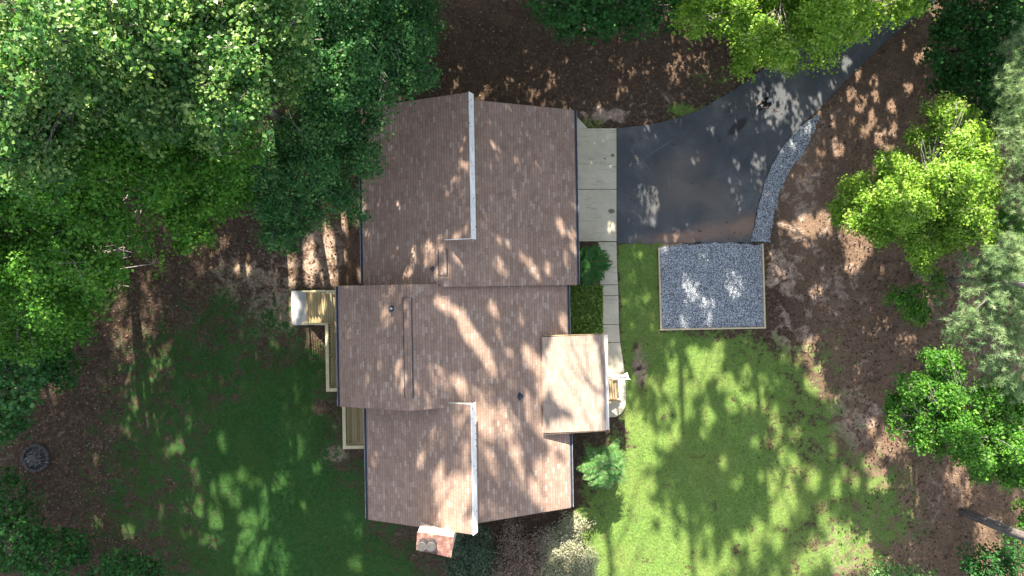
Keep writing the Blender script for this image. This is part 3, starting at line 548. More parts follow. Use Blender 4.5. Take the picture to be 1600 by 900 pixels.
# ================================================================== HOUSE
hc = L2(-2.3, -1.2, 0); house = thing('house', 'long brown shingled house with stepped ridges and white clerestory fascias', 'house', hc, TH)
SL = .44
def zge(u): return 3.0+SL*(3.34-u)
GR_U = -3.23; GR_Z = zge(GR_U)
def zgw(u): return GR_Z+SL*(u-GR_U)
def zme(u): return 2.95+SL*(2.82-u)
MR_U = -4.88
def zmw(u): return zme(MR_U)+SL*(u-MR_U)
SR_U = -3.15
def zsw(u): return zme(SR_U)+SL*(u-SR_U)
def roof(name, uv, zf, th=.14, mat=SH, off=0):
    m = MB(); m.prism([L2(u, v, zf(u)-th+off) for u, v in uv], (0, 0, th)); return m.build(name, mat, house)
roof('roof', [(-7.37, .25), (GR_U, .25), (GR_U, 2.34), (-1.85, 2.34), (-1.85, 9.06), (-7.37, 9.06)], zgw)
roof('roof', [(GR_U, .11), (3.34, .11), (3.34, 9.06), (GR_U, 9.06)], zge, off=-.004)
roof('roof', [(-8.46, -5.62), (MR_U, -5.62), (MR_U, .25), (-8.46, .25)], zmw)
roof('roof', [(MR_U, -5.62), (SR_U, -5.62), (SR_U, -11.33), (2.82, -11.33), (2.82, .25), (MR_U, .25)], zme, off=-.003)
roof('roof', [(-7.42, -11.5), (-2.03, -11.5), (-2.03, -5.42), (-4.3, -5.42), (-4.3, -5.5), (-7.42, -5.5)], zsw)
pf = lambda u: 3.70-.2*(u-1.45)
o = roof('porch_roof', [(1.45, -7.32), (4.70, -7.37), (4.70, -2.47), (1.45, -2.5)], pf, .12, SHP); o['label'] = 'low sunlit porch roof with pale shingles'
# fascias cut square to the slope
aa = math.atan(SL)
def fascia(u, z, v0, v1, ht=.46, th=.03):
    m = MB(); a = Vector((math.sin(aa), 0, -math.cos(aa))); n = Vector((math.cos(aa), 0, math.sin(aa)))
    def q(s, t, v): return L2(u+a.x*s+n.x*t, v, z+a.z*s+n.z*t)
    m.prism([q(-.01, 0.002, v0), q(ht, 0.002, v0), q(ht, th, v0), q(-.01, th, v0)], L2(0, v1-v0, 0)); return m.build('fascia', FAS, house)
fascia(-1.85, zgw(-1.85), 2.30, 9.10); fascia(-2.03, zsw(-2.03), -11.54, -5.38)
def rake(uv0, uv1, zf, ht=.2, th=.02, dv=1, mat=None):
    mat = mat or RK
    m = MB(); (u0, v), (u1, _) = uv0, uv1; a = L2(u0, v, zf(u0)-.02); b = L2(u1, v, zf(u1)-.02); d = L2(0, dv*th, 0)
    m.prism([a, b, b-Vector((0, 0, ht)), a-Vector((0, 0, ht))], d); return m.build('rake_board', mat, house)
RK = plain('brown_rake', (.16, .12, .10), .8)
rake((-7.37, 9.062), (-1.85, 9.062), zgw); rake((GR_U+1.4, 9.062), (3.34, 9.062), zge)
rake((SR_U, 2.338), (-1.85, 2.338), zgw, dv=-1, th=.03, mat=WHITE); rake((-3.4, .108), (3.34, .108), zge, dv=-1)
rake((-8.46, -5.622), (MR_U, -5.622), zmw, dv=-1); rake((MR_U, -5.622), (-3.5, -5.622), zme, dv=-1)
rake((-7.42, -11.502), (-2.03, -11.502), zsw, dv=-1); rake((-1.9, -11.332), (2.82, -11.332), zme, dv=-1)
rake((SR_U, -5.418), (-2.0, -5.418), zsw, ht=.3, dv=1, mat=WHITE); rake((-8.46, .252), (-7.37, .252), zmw, dv=1)
rake((1.45, -7.39), (4.70, -7.39), pf, .16, dv=-1); rake((1.6, -2.45), (4.70, -2.45), pf, .22, dv=1, mat=PORCHW)
# walls: solid gabled blocks under the roofs
def wall(prof, v0, v1, name='wall', mat=SIDING):
    m = MB(); m.prism([L2(u, v0, z) for u, z in prof], L2(0, v1-v0, 0)); return m.build(name, mat, house)
e = .16
wall([(-7.0, -1), (2.95, -1), (2.95, zge(2.95)-e), (GR_U, GR_Z-e), (-7.0, zgw(-7.0)-e)], .15, 8.75)
wall([(-8.05, -1.2), (2.45, -1), (2.45, zme(2.45)-e), (MR_U, zme(MR_U)-e), (-8.05, zmw(-8.05)-e)], -5.3, .14)
wall([(-7.05, -1.1), (2.448, -1), (2.448, zme(2.448)-e-.003), (SR_U, zme(SR_U)-e-.01), (-7.05, zsw(-7.05)-e)], -11.0, -5.32)
wall([(GR_U, GR_Z-.14), (-2.0, zge(-2.0)-.16), (-2.0, zgw(-2.0)-.15)], 2.45, 8.8, 'clerestory_wall', WHITE)
wall([(SR_U, zme(SR_U)-.14), (-2.15, zme(-2.15)-.16), (-2.15, zsw(-2.15)-.15)], -11.1, -5.52, 'clerestory_wall', WHITE)
# doors and windows (seen only from a step aside)
def panel(name, mat, face, a0, a1, z0, z1, fr=True, par=None):
    """face 'e'/'w' at u=..., spans v"""
    sgn, u = face; m = MB(); m.box(u, u+sgn*.03, a0, a1, z0, z1, L2); o = m.build(name, mat, house)
    if fr:
        f = MB(); w = .09; t = sgn*.05
        for (b0, b1, c0, c1) in ((a0-w, a1+w, z1, z1+w), (a0-w, a1+w, z0-w, z0), (a0-w, a0, z0, z1), (a1, a1+w, z0, z1)): f.box(u, u+t, b0, b1, c0, c1, L2)
        fo = f.build('frame', WHITE, house); mw = fo.matrix_world.copy(); fo.parent = o
    return o
E1 = (1, 2.951); E2 = (1, 2.452); W1 = (-1, -7.002); W2 = (-1, -8.052); W3 = (-1, -7.052)
for a0, a1 in ((1.0, 3.9), (4.7, 7.6)): panel('garage_door', WHITE, E1, a0, a1, .06, 2.25)
panel('front_door', PORCHW, E2, -5.2, -4.2, .5, 2.5)
for a0, a1 in ((-9.8, -8.4), (-1.9, -.7)): panel('window', GLASS, E2, a0, a1, 1.1, 2.3)
for f, a0, a1 in ((W1, 2, 3.4), (W1, 5.4, 6.8), (W3, -10.4, -9.0)): panel('window', GLASS, f, a0, a1, 1.4, 2.7)
panel('glass_door', GLASS, W2, -4.2, -2.4, 1.52, 3.5)
# gutters
GUT = plain('gutter_paint', (.22, .23, .26), .5, .5, 1.5)
def gutter(u, z, v0, v1, sgn, fill=True):
    m = MB(); w = .125
    m.box(u, u+sgn*.012, v0, v1, z-.12, z-.02, L2); m.box(u, u+sgn*w, v0, v1, z-.13, z-.12, L2); m.box(u+sgn*w, u+sgn*(w+.022), v0, v1, z-.13, z-.015, L2)
    o = m.build('gutter', GUT, house)
    if not fill: return
    k = MB(); k.box(u+sgn*.013, u+sgn*(w-.001), v0+.01, v1-.01, z-.118, z-.05, L2); k.build('leaf_fill', GUTTER_IN, o if False else house)
gutter(3.345, 3.0-.01, .13, 9.04, 1); gutter(2.825, 2.94, -2.42, .08, 1); gutter(2.825, 2.94, -11.3, -7.42, 1)
gutter(-7.375, zgw(-7.37)-.01, .4, 9.04, -1); gutter(-8.465, zmw(-8.46)-.01, -5.6, .23, -1); gutter(-7.425, zsw(-7.42)-.01, -11.48, -5.7, -1)
GUT = WHITE; gutter(4.705, pf(4.7)-.01, -7.36, -2.48, 1, False)
for (u, v, z) in ((3.0, 8.9, 2.8), (2.5, -11.1, 2.8), (-7.1, -11.1, 3.3), (-7.05, 8.9, 3.7)):
    m = MB(); m.box(u-.04, u+.04, v-.03, v+.03, 0 if u > 0 else -.3, z, L2); m.build('downspout', WHITE, house)
# ridge vents
def rvent(ur, v0, v1, zfl, zfr, w=.175):
    m = MB(); h = .045
    m.prism([L2(ur-w, v0, zfl(ur-w)+h), L2(ur, v0, zfl(ur)+h), L2(ur+w, v0, zfr(ur+w)+h), L2(ur+w, v0, zfr(ur+w)+h-.015), L2(ur, v0, zfl(ur)+h-.015), L2(ur-w, v0, zfl(ur-w)+h-.015)], L2(0, v1-v0, 0))
    o = m.build('ridge_vent', SH, house)
    k = MB(); 
    for s, f in ((-1, zfl), (1, zfr)):
        a, b = ur+s*(w-.03), ur+s*(w+.045)
        k.prism([L2(a, v0-.02, f(a)-.02), L2(b, v0-.02, f(b)-.02), L2(b, v0-.02, f(b)+.02), L2(a, v0-.02, f(a)+.028)], L2(0, v1-v0+.04, 0))
    k.build('vent_slot', GUTTER_IN, house)
rvent(MR_U, -5.0, -.38, zmw, zme); rvent(GR_U, .66, 1.86, zgw, zge)
# pipe vents
def pipe(px, py, zf, lbl, sq=False, r=.13):
    z = 4.5
    for _ in range(6):
        p = P(px, py, z); u = p.x*math.cos(TH)+p.y*math.sin(TH); z = zf(u)
    m = MB(); n = 4 if sq else 14; rr = r*1.2 if sq else r
    tilt = .12
    m.tube([p+Vector((0, 0, -.05)), p+Vector((0, 0, .03)), p+Vector((0, 0, .06))], [rr*1.25, rr*1.2, rr*.7], n); o = m.build('vent_boot', DARK, house)
    k = MB(); k.tube([p+Vector((0, 0, .05)), p+Vector((0, 0, .26))], [.05, .05], 12); k.build('vent_pipe', WHITE if not sq else METAL, house, True)
    q = MB(); q.tube([p+Vector((0, 0, .262)), p+Vector((0, 0, .266))], [.032, .032], 10); q.build('pipe_opening', DARK, house)
pipe(612, 482, zmw, ''); pipe(812, 619, zme, '', True, .14); pipe(676, 420, zgw, '', True, .09)
# chimney
zt = 6.35
cA, cB, cC, cD = [P(x, y, zt) for x, y in ((652.5, 832), (708, 840), (704.5, 871), (651, 859))]
m = MB(); m.prism([Vector((p.x, p.y, -.5)) for p in (cD, cC, cB, cA)], (0, 0, zt-.08+.5)); ch = m.build('chimney', BRICK, house)
cen = (cA+cB+cC+cD)/4
m = MB(); m.prism([Vector((cen.x+(p.x-cen.x)*1.03, cen.y+(p.y-cen.y)*1.03, zt-.078)) for p in (cD, cC, cB, cA)], (0, 0, .078)); cr = m.build('chimney_crown', CROWN, house, bevel=.01); cr.parent = ch
for (x, y) in ((661.5, 847.5), (675.5, 848)):
    b = P(x, y, zt); m = MB(); m.tube([b, b+Vector((0, 0, .2)), b+Vector((0, 0, .21)), b+Vector((0, 0, .27)), b+Vector((0, 0, .28)), b+Vector((0, 0, .48))], [.2, .2, .225, .225, .19, .19], 20); fl = m.build('flue_pot', METALD, house, False); fl.parent = ch
    k = MB(); k.tube([b+Vector((0, 0, .5)), b+Vector((0, 0, .53)), b+Vector((0, 0, .545))], [.225, .225, .19], 20); fc = k.build('flue_cap', METAL, house); fc.parent = fl
# front porch floor, posts, steps and hand rails
m = MB(); m.box(2.46, 4.86, -7.0, -2.8, 0, .48, L2); m.build('porch_floor', PORCHW, house)
for v in (-7.0, -4.9, -2.8): m = MB(); m.box(4.28, 4.42, v-.07, v+.07, .48, 2.86, L2); m.build('porch_post', WHITE, house)
ps = thing('porch_steps', 'timber steps with slatted hand rails leading down from the front porch to the walk', 'steps', L2(5.3, -5.55, 0), TH)
for i in range(3):
    u0 = 4.88+i*.29; m = MB(); m.box(u0, u0+.135, -6.2, -5.05, .41-i*.13, .45-i*.13, L2); m.box(u0+.15, u0+.285, -6.2, -5.05, .41-i*.13, .45-i*.13, L2); m.build('tread', PORCHW, ps)
for v in (-6.24, -5.0):
    m = MB(); m.box(4.88, 5.7, v-.02, v+.02, .05, .42, L2); m.build('stringer', PORCHW, ps)
    m = MB(); m.prism([L2(4.9, v-.055, 1.42), L2(5.8, v-.055, 1.08), L2(5.8, v-.055, 1.13), L2(4.9, v-.055, 1.47)], L2(0, .11, 0)); rl = m.build('hand_rail', PORCHW, ps)
    for i in range(6):
        u = 4.96+i*.14; zz = 1.42-(u-4.9)*.386; m = MB(); m.box(u-.018, u+.018, v-.018, v+.018, .3, zz, L2); bl = m.build('baluster', PORCHW, ps)
    m = MB(); m.box(5.70, 5.78, v-.04, v+.04, .05, 1.08, L2); m.build('newel_post', WHITE, ps)
# flag on a bracket pole
fg = thing('flag', 'plain white flag hanging from a slanted pole over the front walk', 'flag', L2(4.4, -4.78, 2.2), TH)
m = MB(); m.tube([L2(4.42, -4.78, 2.35), L2(6.0, -4.80, 2.98)], [.014, .012], 8); m.build('pole', WHITE, fg)
m = MB(); m.tube([L2(4.36, -4.78, 2.33), L2(4.5, -4.78, 2.38)], [.03, .03], 8); m.build('bracket', METAL, fg)
vs = []; NU, NV = 14, 8
for j in range(NV+1):
    for i in range(NU+1):
        t = i/NU; s = j/NV; u = 5.12+.84*t; z0 = 2.35+.404*(u-4.42); k = .05+.10*s
        vs.append(L2(u+.04*s, -4.79+k*.5*math.sin(t*7+.6*s)*s*t+.16*s*t, z0-.02-1.15*s*(1-.12*t)))
m = MB(); m.add(vs, [(j*(NU+1)+i, j*(NU+1)+i+1, (j+1)*(NU+1)+i+1, (j+1)*(NU+1)+i) for j in range(NV) for i in range(NU)]); cl = m.build('cloth', plain('flag_cloth', (.75, .74, .76), .8, .06), fg, True)
sm = cl.modifiers.new('thick', 'SOLIDIFY'); sm.thickness = .006
# ================================================================== DECK
DZ = 1.55; RZ = DZ+.98
dk = thing('deck', 'pale treated timber deck with rails and stairs along the back of the house', 'deck', L2(-9.0, -4.0, -.3), TH)
xo = P(508, 540, RZ); uo = xo.x+.02                 # outer rail of the upper deck
u1a, u1b, v1a, v1b = -9.72, -8.06, -5.18, .02
u2a, u2b, v2a, v2b = -8.93, -7.06, -8.2, -5.32
m = MB(); m.box(u1a, u1b, v1a, v1b, DZ-.04, DZ, L2); o = m.build('floor', DECK, dk)
m = MB(); m.box(u2a, u2b, v2a, v2b, DZ-.14, DZ-.10, L2); o = m.build('floor', DECK, dk)
m = MB()
for (a, b, c, d, zt_) in ((u1a, u1a+.04, v1a, v1b, DZ), (u1a, u1b, v1a, v1a+.04, DZ), (u1a, u1b, v1b-.04, v1b, DZ), (u2a, u2a+.04, v2a, v2b, DZ-.1), (u2a, u2b, v2a, v2a+.04, DZ-.1)): m.box(a, b, c, d, zt_-.26, zt_-.042, L2)
m.build('joists', RAIL, dk)
def railrun(a, b, z, post0=True, post1=True, gap=.12, capw=.17):
    A = Vector(a); B = Vector(b); d = (B-A); Ln = d.length; d.normalize(); n = Vector((-d.y, d.x))
    def q(s, t, zz): p = A+d*s+n*t; return L2(p.x, p.y, zz)
    w = capw/2; ew = abs(d.x) > .5; e3 = .005 if ew else 0; sh = 0; m = MB(); m.prism([q(-w+sh, -w, z+.96+e3), q(Ln+w, -w, z+.96+e3), q(Ln+w, w, z+.96+e3), q(-w+sh, w, z+.96+e3)], (0, 0, .038)); m.build('rail_cap', RAIL, dk, bevel=.006)
    m = MB()
    for zz in (.1, .86): m.prism([q(0, -.02, z+zz), q(Ln, -.02, z+zz), q(Ln, .02, z+zz), q(0, .02, z+zz)], (0, 0, .08))
    k = int(Ln/gap)
    for i in range(1, k): s = i*Ln/k; m.prism([q(s-.018, .021, z+.05), q(s+.018, .021, z+.05), q(s+.018, .055, z+.05), q(s-.018, .055, z+.05)], (0, 0, .9))
    m.build('balusters', RAIL, dk)
    np_ = max(1, round(Ln/1.8))
    for i in range(np_+1):
        s = i*Ln/np_; gz_ = float(gz(*(q(s, 0, 0).xy))); m = MB(); m.prism([q(s-.045, -.045, gz_-.2), q(s+.045, -.045, gz_-.2), q(s+.045, .045, gz_-.2), q(s-.045, .045, gz_-.2)], (0, 0, z+.955-gz_+.2)); m.build('post', RAIL, dk)
railrun((u1a+.06, -1.72), (u1a+.06, v1a+.05), DZ); railrun((u1a+.06+.09, v1a+.05), (u1b-.4, v1a+.05), DZ)
railrun((u1b-.3, v1b-.05), (u1a+.10, v1b-.05), DZ)
railrun((u2a+.06, v2b-.3), (u2a+.06, v2a+.05), DZ-.1); railrun((u2a+.06+.09, v2a+.05), (u2b-.06, v2a+.05), DZ-.1)
# stairs to the west
ns = 8; run = .215
for i in range(ns):
    z = DZ-.18*(i+1)-.02; ua = u1a-run*(i+1); m = MB(); m.box(ua, ua+run-.015, -1.68, -.02, z, z+.04, L2); m.build('tread', TREAD, dk)
for v in (-1.72, .02):
    m = MB(); m.prism([L2(u1a, v-.02, DZ-.3), L2(u1a, v-.02, DZ), L2(u1a-run*ns, v-.02, DZ-.19*ns), L2(u1a-run*ns, v-.02, DZ-.19*ns-.25)], L2(0, .04, 0)); m.build('stringer', RAIL, dk)
    a0, a1 = u1a+.02, u1a-run*ns+.1; z0, z1 = DZ+.92, DZ-.18*ns+1.0
    m = MB(); m.prism([L2(a0, v-.05, z0), L2(a1, v-.05, z1), L2(a1, v-.05, z1+.04), L2(a0, v-.05, z0+.04)], L2(0, .10, 0)); m.build('stair_rail', RAIL, dk)
    m = MB(); k = 12
    for i in range(1, k): t = i/k; u = a0+(a1-a0)*t; zz = z0+(z1-z0)*t; m.box(u-.018, u+.018, v-.018, v+.018, zz-.85, zz, L2)
    m.build('balusters', RAIL, dk)
    m = MB(); m.box(a1-.045, a1+.045, v-.045, v+.045, -.4, z1+.05, L2); m.build('post', RAIL, dk)
m = MB(); m.box(-12.28, -11.42, -1.86, .06, -.25, .03, L2); o = m.build('stair_pad', plain('pale_concrete', (.34, .34, .34), .9, .25, 3)); struct(o)
# ================================================================== PERSON
def skin_chain(name, pts, edges, rad, mat, parent, lev=2):
    me = bpy.data.meshes.new(name); me.from_pydata([tuple(p) for p in pts], edges, []); me.materials.append(mat)
    o = bpy.data.objects.new(name, me); C.objects.link(o); o.parent = parent
    s = o.modifiers.new('skin', 'SKIN'); s.use_smooth_shade = True
    for i, r in enumerate(rad): me.skin_vertices[0].data[i].radius = (r, r) if not hasattr(r, '__len__') else r
    me.skin_vertices[0].data[0].use_root = True
    b = o.modifiers.new('sub', 'SUBSURF'); b.levels = lev; b.render_levels = lev; return o
CLOTH = plain('black_cloth', (.008, .008, .010), .9, .3, 20); SKIN = plain('skin', (.30, .17, .115), .6, .08); CAP = plain('white_cap', (.30, .30, .30), .8, .15, 20)
pb = P(1186, 168.5, 0); pb.z = .035
man = thing('person', 'person in black clothes and pale cap standing on the driveway holding a controller', 'person', pb, math.radians(215))
# faces local +x
pts = [(0, 0, .95), (0, 0, 1.15), (0, 0, 1.36), (.01, 0, 1.46), (.03, 0, 1.54), (0, .19, 1.40), (0, -.19, 1.40), (.02, .10, .88), (.02, -.10, .88), (.05, .12, .48), (-.02, -.12, .48), (.02, .13, .08), (-.06, -.12, .08), (.16, .14, .04), (.08, -.13, .04), (.04, .24, 1.12), (.04, -.24, 1.12)]
ed = [(0, 1), (1, 2), (2, 3), (3, 4), (2, 5), (2, 6), (0, 7), (0, 8), (7, 9), (8, 10), (9, 11), (10, 12), (11, 13), (12, 14), (5, 15), (6, 16)]
rd = [(.16, .12), (.16, .12), (.19, .12), .07, .055, .085, .085, .095, .095, .07, .07, .05, .05, .045, .045, .06, .06]
skin_chain('body', pts, ed, rd, CLOTH, man)
for s in (1, -1):
    hand = Vector((.40, s*.075, 1.10)); e_ = Vector((.06, s*.25, 1.10))
    skin_chain('forearm', [e_, e_.lerp(hand, .5), e_.lerp(hand, .85), hand], [(0, 1), (1, 2), (2, 3)], [.045, .038, .028, .036], SKIN, man)
    for f in range(4):
        b_ = hand+Vector((.02, -s*(.012)+0, .025-.018*f)); skin_chain('finger', [b_, b_+Vector((.045, -s*.012, 0)), b_+Vector((.055, -s*.042, -.002))], [(0, 1), (1, 2)], [.010, .009, .008], SKIN, man, 1)
    b_ = hand+Vector((-.01, -s*.02, .03)); skin_chain('thumb', [b_, b_+Vector((.03, -s*.025, .02))], [(0, 1)], [.012, .009], SKIN, man, 1)
hd = [(.03, 0, 1.50), (.035, 0, 1.58), (.04, 0, 1.66), (.03, 0, 1.72), (.13, 0, 1.625)]
skin_chain('head', hd, [(0, 1), (1, 2), (2, 3), (2, 4)], [.055, .075, .095, .08, .016], SKIN, man)
def local_build(mb, name, mat, parent, smooth=True):
    me = bpy.data.meshes.new(name); me.from_pydata(mb.v, [], mb.f); me.materials.append(mat)
    if smooth: me.shade_smooth()
    o = bpy.data.objects.new(name, me); C.objects.link(o); o.parent = parent; return o
for s in (1, -1): m = MB(); m.tube([(.125, s*.035, 1.655), (.133, s*.035, 1.655)], [.013, .009], 8); local_build(m, 'eye', DARK, man)
for s in (1, -1): m = MB(); m.tube([(.02, s*.092, 1.64), (.015, s*.112, 1.65)], [.03, .02], 8); local_build(m, 'ear', SKIN, man)
m = MB(); m.tube([(.128, -.025, 1.585), (.131, 0, 1.583), (.128, .025, 1.585)], [.006, .008, .006], 6); local_build(m, 'mouth', plain('lips', (.3, .12, .1)), man)
m = MB(); m.tube([(.03, 0, 1.675), (.03, 0, 1.74), (.03, 0, 1.785), (.03, 0, 1.80)], [.112, .11, .075, .02], 18); m.prism([(.10, -.08, 1.685), (.21, -.05, 1.672), (.225, 0, 1.67), (.21, .05, 1.672), (.10, .08, 1.685)], (0, 0, .012)); local_build(m, 'cap', CAP, man)
ct = thing('controller', 'small dark remote controller held in the hands of the person', 'controller', man.location+Vector((0, 0, 1.1)), math.radians(215))
m = MB(); m.box(.38, .50, -.075, .075, .0, .03); m.tube([(.48, -.05, .01), (.53, -.05, .07)], .006, 5); m.tube([(.48, .05, .01), (.53, .05, .07)], .006, 5); local_build(m, 'casing', METALD, ct, False)
m = MB(); m.box(.385, .47, -.055, .055, .031, .036); local_build(m, 'screen', GLASS, ct, False)
# ================================================================== BURN PILE
bp = G(57, 715); fp = thing('fire_pit', 'round sooty fire pit heaped with grey sticks at the left lawn edge', 'fire pit', bp)
m = MB()
for i in range(20):
    a = 2*math.pi*i/20; c = bp+Vector((math.cos(a)*.70, math.sin(a)*.70, 0)); r = Vector((math.cos(a), math.sin(a), 0)); t = Vector((-r.y, r.x, 0)); w = .10+random.uniform(-.01, .01); h = .14+random.uniform(0, .06)
    m.prism([c-r*.08-t*w, c+r*.08-t*w*1.1, c+r*.08+t*w*1.1, c-r*.08+t*w], (0, 0, h))
m.build('stone_ring', STONE, fp, bevel=.02)
m = MB()
for i in range(60):
    a = random.uniform(0, 6.28); r = random.uniform(0, .45); c = bp+Vector((math.cos(a)*r, math.sin(a)*r, random.uniform(.05, .30)*(1-r))); b = random.uniform(0, 3.14); L = random.uniform(.2, .5); d = Vector((math.cos(b), math.sin(b), random.uniform(-.2, .25)))*L
    m.tube([c-d, c+Vector((random.uniform(-.04, .04), random.uniform(-.04, .04), .02)), c+d], [.022, .02, .008], 5)
m.build('sticks', ASHW, fp)
m = MB(); m.tube([bp+Vector((0, 0, -.05)), bp+Vector((0, 0, .04))], [.66, .60], 20); m.build('ash_bed', STONE, fp)
# garden stake, bottom
b = P(728, 886, 0); st = thing('garden_stake', 'small white marker stake standing in the shadow beside the low dark shrub', 'stake', b)
m = MB(); m.tube([b, b+Vector((0, 0, .55))], .02, 6); m.build('post', WHITE, st); m = MB(); m.tube([b+Vector((0, 0, .5)), b+Vector((0, 0, .62)), b+Vector((0, 0, .66))], [.07, .06, .01], 10); m.build('cap', WHITE, st)
# ================================================================== TREES (visible)
def T(name, label, cat, basepx, topz, lobes, mat, **kw):
    b = G(*basepx); L = lob(lobes); top = sum((c for c, _ in L), Vector())/len(L); top = Vector((b.x*.6+top.x*.4, b.y*.6+top.y*.4, topz))
    return tree(name, label, cat, b, top, L, mat, **kw)
def TP(name, label, cat, basepx, topz, lobes, mat, **kw):
    """the same with every bough broken into smaller leaf masses at different heights"""
    out = []
    for (a, b, z, rr) in lobes:
        kx = F/(H-z); n = 5 if rr > 1.3 else (4 if rr > .75 else 2)
        for i in range(n):
            q = 6.283*(i+random.random()*.7)/n; o = rr*random.uniform(.36, .68)
            out.append((a+math.cos(q)*o*kx, b+math.sin(q)*o*kx, z+random.uniform(-.7, .6)*rr, rr*random.uniform(.46, .64)))
    kw['dens'] = kw.get('dens', 1)*1.0
    return T(name, label, cat, basepx, topz, out, mat, **kw)
gL = 'tall trees of the left woodland'; gR = 'trees along the right edge'; gS = 'low shrubs round the house'
TP('poplar_tree', 'tall glossy-leaved poplar filling the top left corner', 'tree', (430, 262), 17, [(50, 60, 18, 2.2), (150, 30, 19, 2.0), (40, 150, 17, 2.0), (130, 130, 18, 2.1), (-50, 80, 17, 2), (90, -40, 18, 2), (200, 90, 17, 1.8), (60, 220, 16, 1.8), (230, 20, 18, 1.7)], LF_POP, lsize=.115, tr=.28, group=gL, dens=1.0, sprig=.30, nl=36, cull=(LIT, LITS))
TP('poplar_tree', 'sunlit glossy poplar with bare grey twigs near the top edge, right of the corner poplar', 'tree', (520, 250), 17, [(290, 40, 18, 1.9), (380, 60, 18, 1.8), (330, 130, 17, 1.9), (420, 10, 17, 1.6), (260, 140, 16, 1.8), (410, 120, 15.5, 1.5), (340, -30, 18, 1.9)], LF_POP, lsize=.115, tr=.26, group=gL, dens=1.0, sprig=.30, nl=36, cull=(LIT, LITS))
TP('oak_tree', 'dense dark green oak behind the corner of the garage roof at the top', 'tree', (600, 92), 8.5, [(500, 70, 11, 2.2), (570, 50, 10, 2.0), (640, 105, 9, 1.35), (575, 115, 9.5, 1.7), (635, 30, 9, 1.6), (500, 130, 10, 1.7), (560, -10, 10, 2.0), (655, 60, 8.5, .9)], LF_DARK, lsize=.10, tr=.22, group=gL, dens=1.5, sprig=.30, nl=30)
TP('oak_tree', 'dark oak with low boughs reaching over the left eave of the garage roof', 'tree', (482, 285), 8, [(575, 190, 8.5, 1.0), (545, 240, 8.5, 1.25), (480, 235, 10, 1.8), (505, 305, 8, 1.35), (440, 345, 8, 1.3), (572, 250, 7.5, .8), (420, 275, 9.5, 1.7), (555, 330, 7, .5), (560, 150, 9, .9), (440, 385, 7, .55), (520, 180, 9.5, 1.3)], LF_DARK, lsize=.10, tr=.24, group=gL, dens=1.5, sprig=.30, nl=30)
TP('maple_tree', 'mid green maple with sunny crown left of the garage oak', 'tree', (365, 290), 11, [(170, 230, 14.5, 2.0), (260, 225, 14.5, 1.9), (340, 215, 13, 1.8), (215, 305, 12.5, 1.8), (290, 310, 11, 1.5), (350, 290, 10, 1.4), (300, 365, 8, .9), (130, 300, 13, 1.8)], LF_MID, lsize=.115, tr=.22, group=gL, dens=1.3, sprig=.32, nl=32)
TP('maple_tree', 'broad mid green maple leaning over the left lawn at mid height', 'tree', (195, 395), 10, [(40, 290, 13, 1.9), (60, 370, 12, 1.8), (140, 385, 11.5, 1.7), (30, 450, 11, 1.7), (105, 465, 10, 1.5), (170, 440, 9.5, 1.2), (210, 395, 10, 1.3), (105, 510, 8.5, 1.1), (30, 520, 9, 1.3), (-30, 400, 12, 1.8)], LF_MID, lsize=.115, tr=.22, group=gL, dens=1.3, sprig=.32, nl=32)
T('sapling_tree', 'dark low sapling under the left maple beside the fire pit', 'tree', (70, 600), 4, [(20, 600, 5, 1.6), (60, 560, 4.5, 1.4), (10, 655, 4.5, 1.2), (100, 580, 3.5, 1.1), (-20, 560, 5, 1.7)], LF_UND, lsize=.15, tr=.09, group=gL)
gU = 'dark undergrowth at the lower left'
T('undergrowth_shrub', 'dark leafy undergrowth filling the bottom left corner', 'shrub', (30, 850), 1.2, [(20, 850, 2.2, 1.6), (70, 870, 2.2, 1.5), (110, 860, 1.6, 1.0), (0, 800, 1.8, 1.0)], LF_UND, lsize=.16, tr=.06, group=gU)
T('undergrowth_shrub', 'small dark shrub at the bottom edge, right of the corner undergrowth', 'shrub', (205, 890), 1.0, [(190, 890, 1.6, 1.1), (235, 895, 1.3, .8), (160, 900, 1.5, .9)], LF_UND, lsize=.16, tr=.05, group=gU)
T('undergrowth_shrub', 'thin dark brush at the left edge just below the fire pit', 'shrub', (15, 760), .8, [(15, 765, 1.0, .9), (40, 785, .8, .7), (5, 740, 1.2, .6)], LF_UND, lsize=.14, tr=.04, group=gU, dens=.6)
T('oak_tree', 'dark green tree at the top edge above the bare clearing', 'tree', (900, 18), 5, [(885, -10, 6, 1.8), (945, -5, 6, 1.7), (1010, -5, 6, 1.6), (880, 28, 4.5, 1.0), (940, 30, 4.5, 1.1), (1045, 20, 5, 1.0), (995, 32, 4.5, .9)], LF_UND, lsize=.15, tr=.15, dens=1.2)
TP('bright_maple_tree', 'bright green maple overhanging the driveway at the top edge', 'tree', (1150, 30), 7, [(1105, 15, 7, 1.3), (1165, 30, 7.5, 1.5), (1225, 50, 7.5, 1.35), (1190, 85, 6.5, 1.0), (1280, 30, 8, 1.4), (1280, 85, 6.5, .8), (1330, 30, 8, 1.1), (1380, 12, 8, 1.0), (1420, 2, 8, .8), (1160, 95, 6, .7), (1150, -30, 8, 2.0), (1290, -30, 9, 2.0), (1230, 105, 6, .65)], LF_YEL, lsize=.11, tr=.2, dens=1.9, sprig=.30, nl=30)
T('understory_tree', 'dark shaded understory tree in the top right corner', 'tree', (1470, 90), 3.2, [(1500, 75, 3.6, 1.9), (1560, 55, 4, 2.0), (1530, 140, 3.4, 1.6), (1480, 20, 3.4, 1.3), (1580, 130, 3.8, 1.4), (1560, 180, 3, 1.2), (1600, 10, 4, 1.8), (1480, 130, 2.8, .9)], LF_UND, lsize=.15, tr=.1, group=gR, dens=1.25)
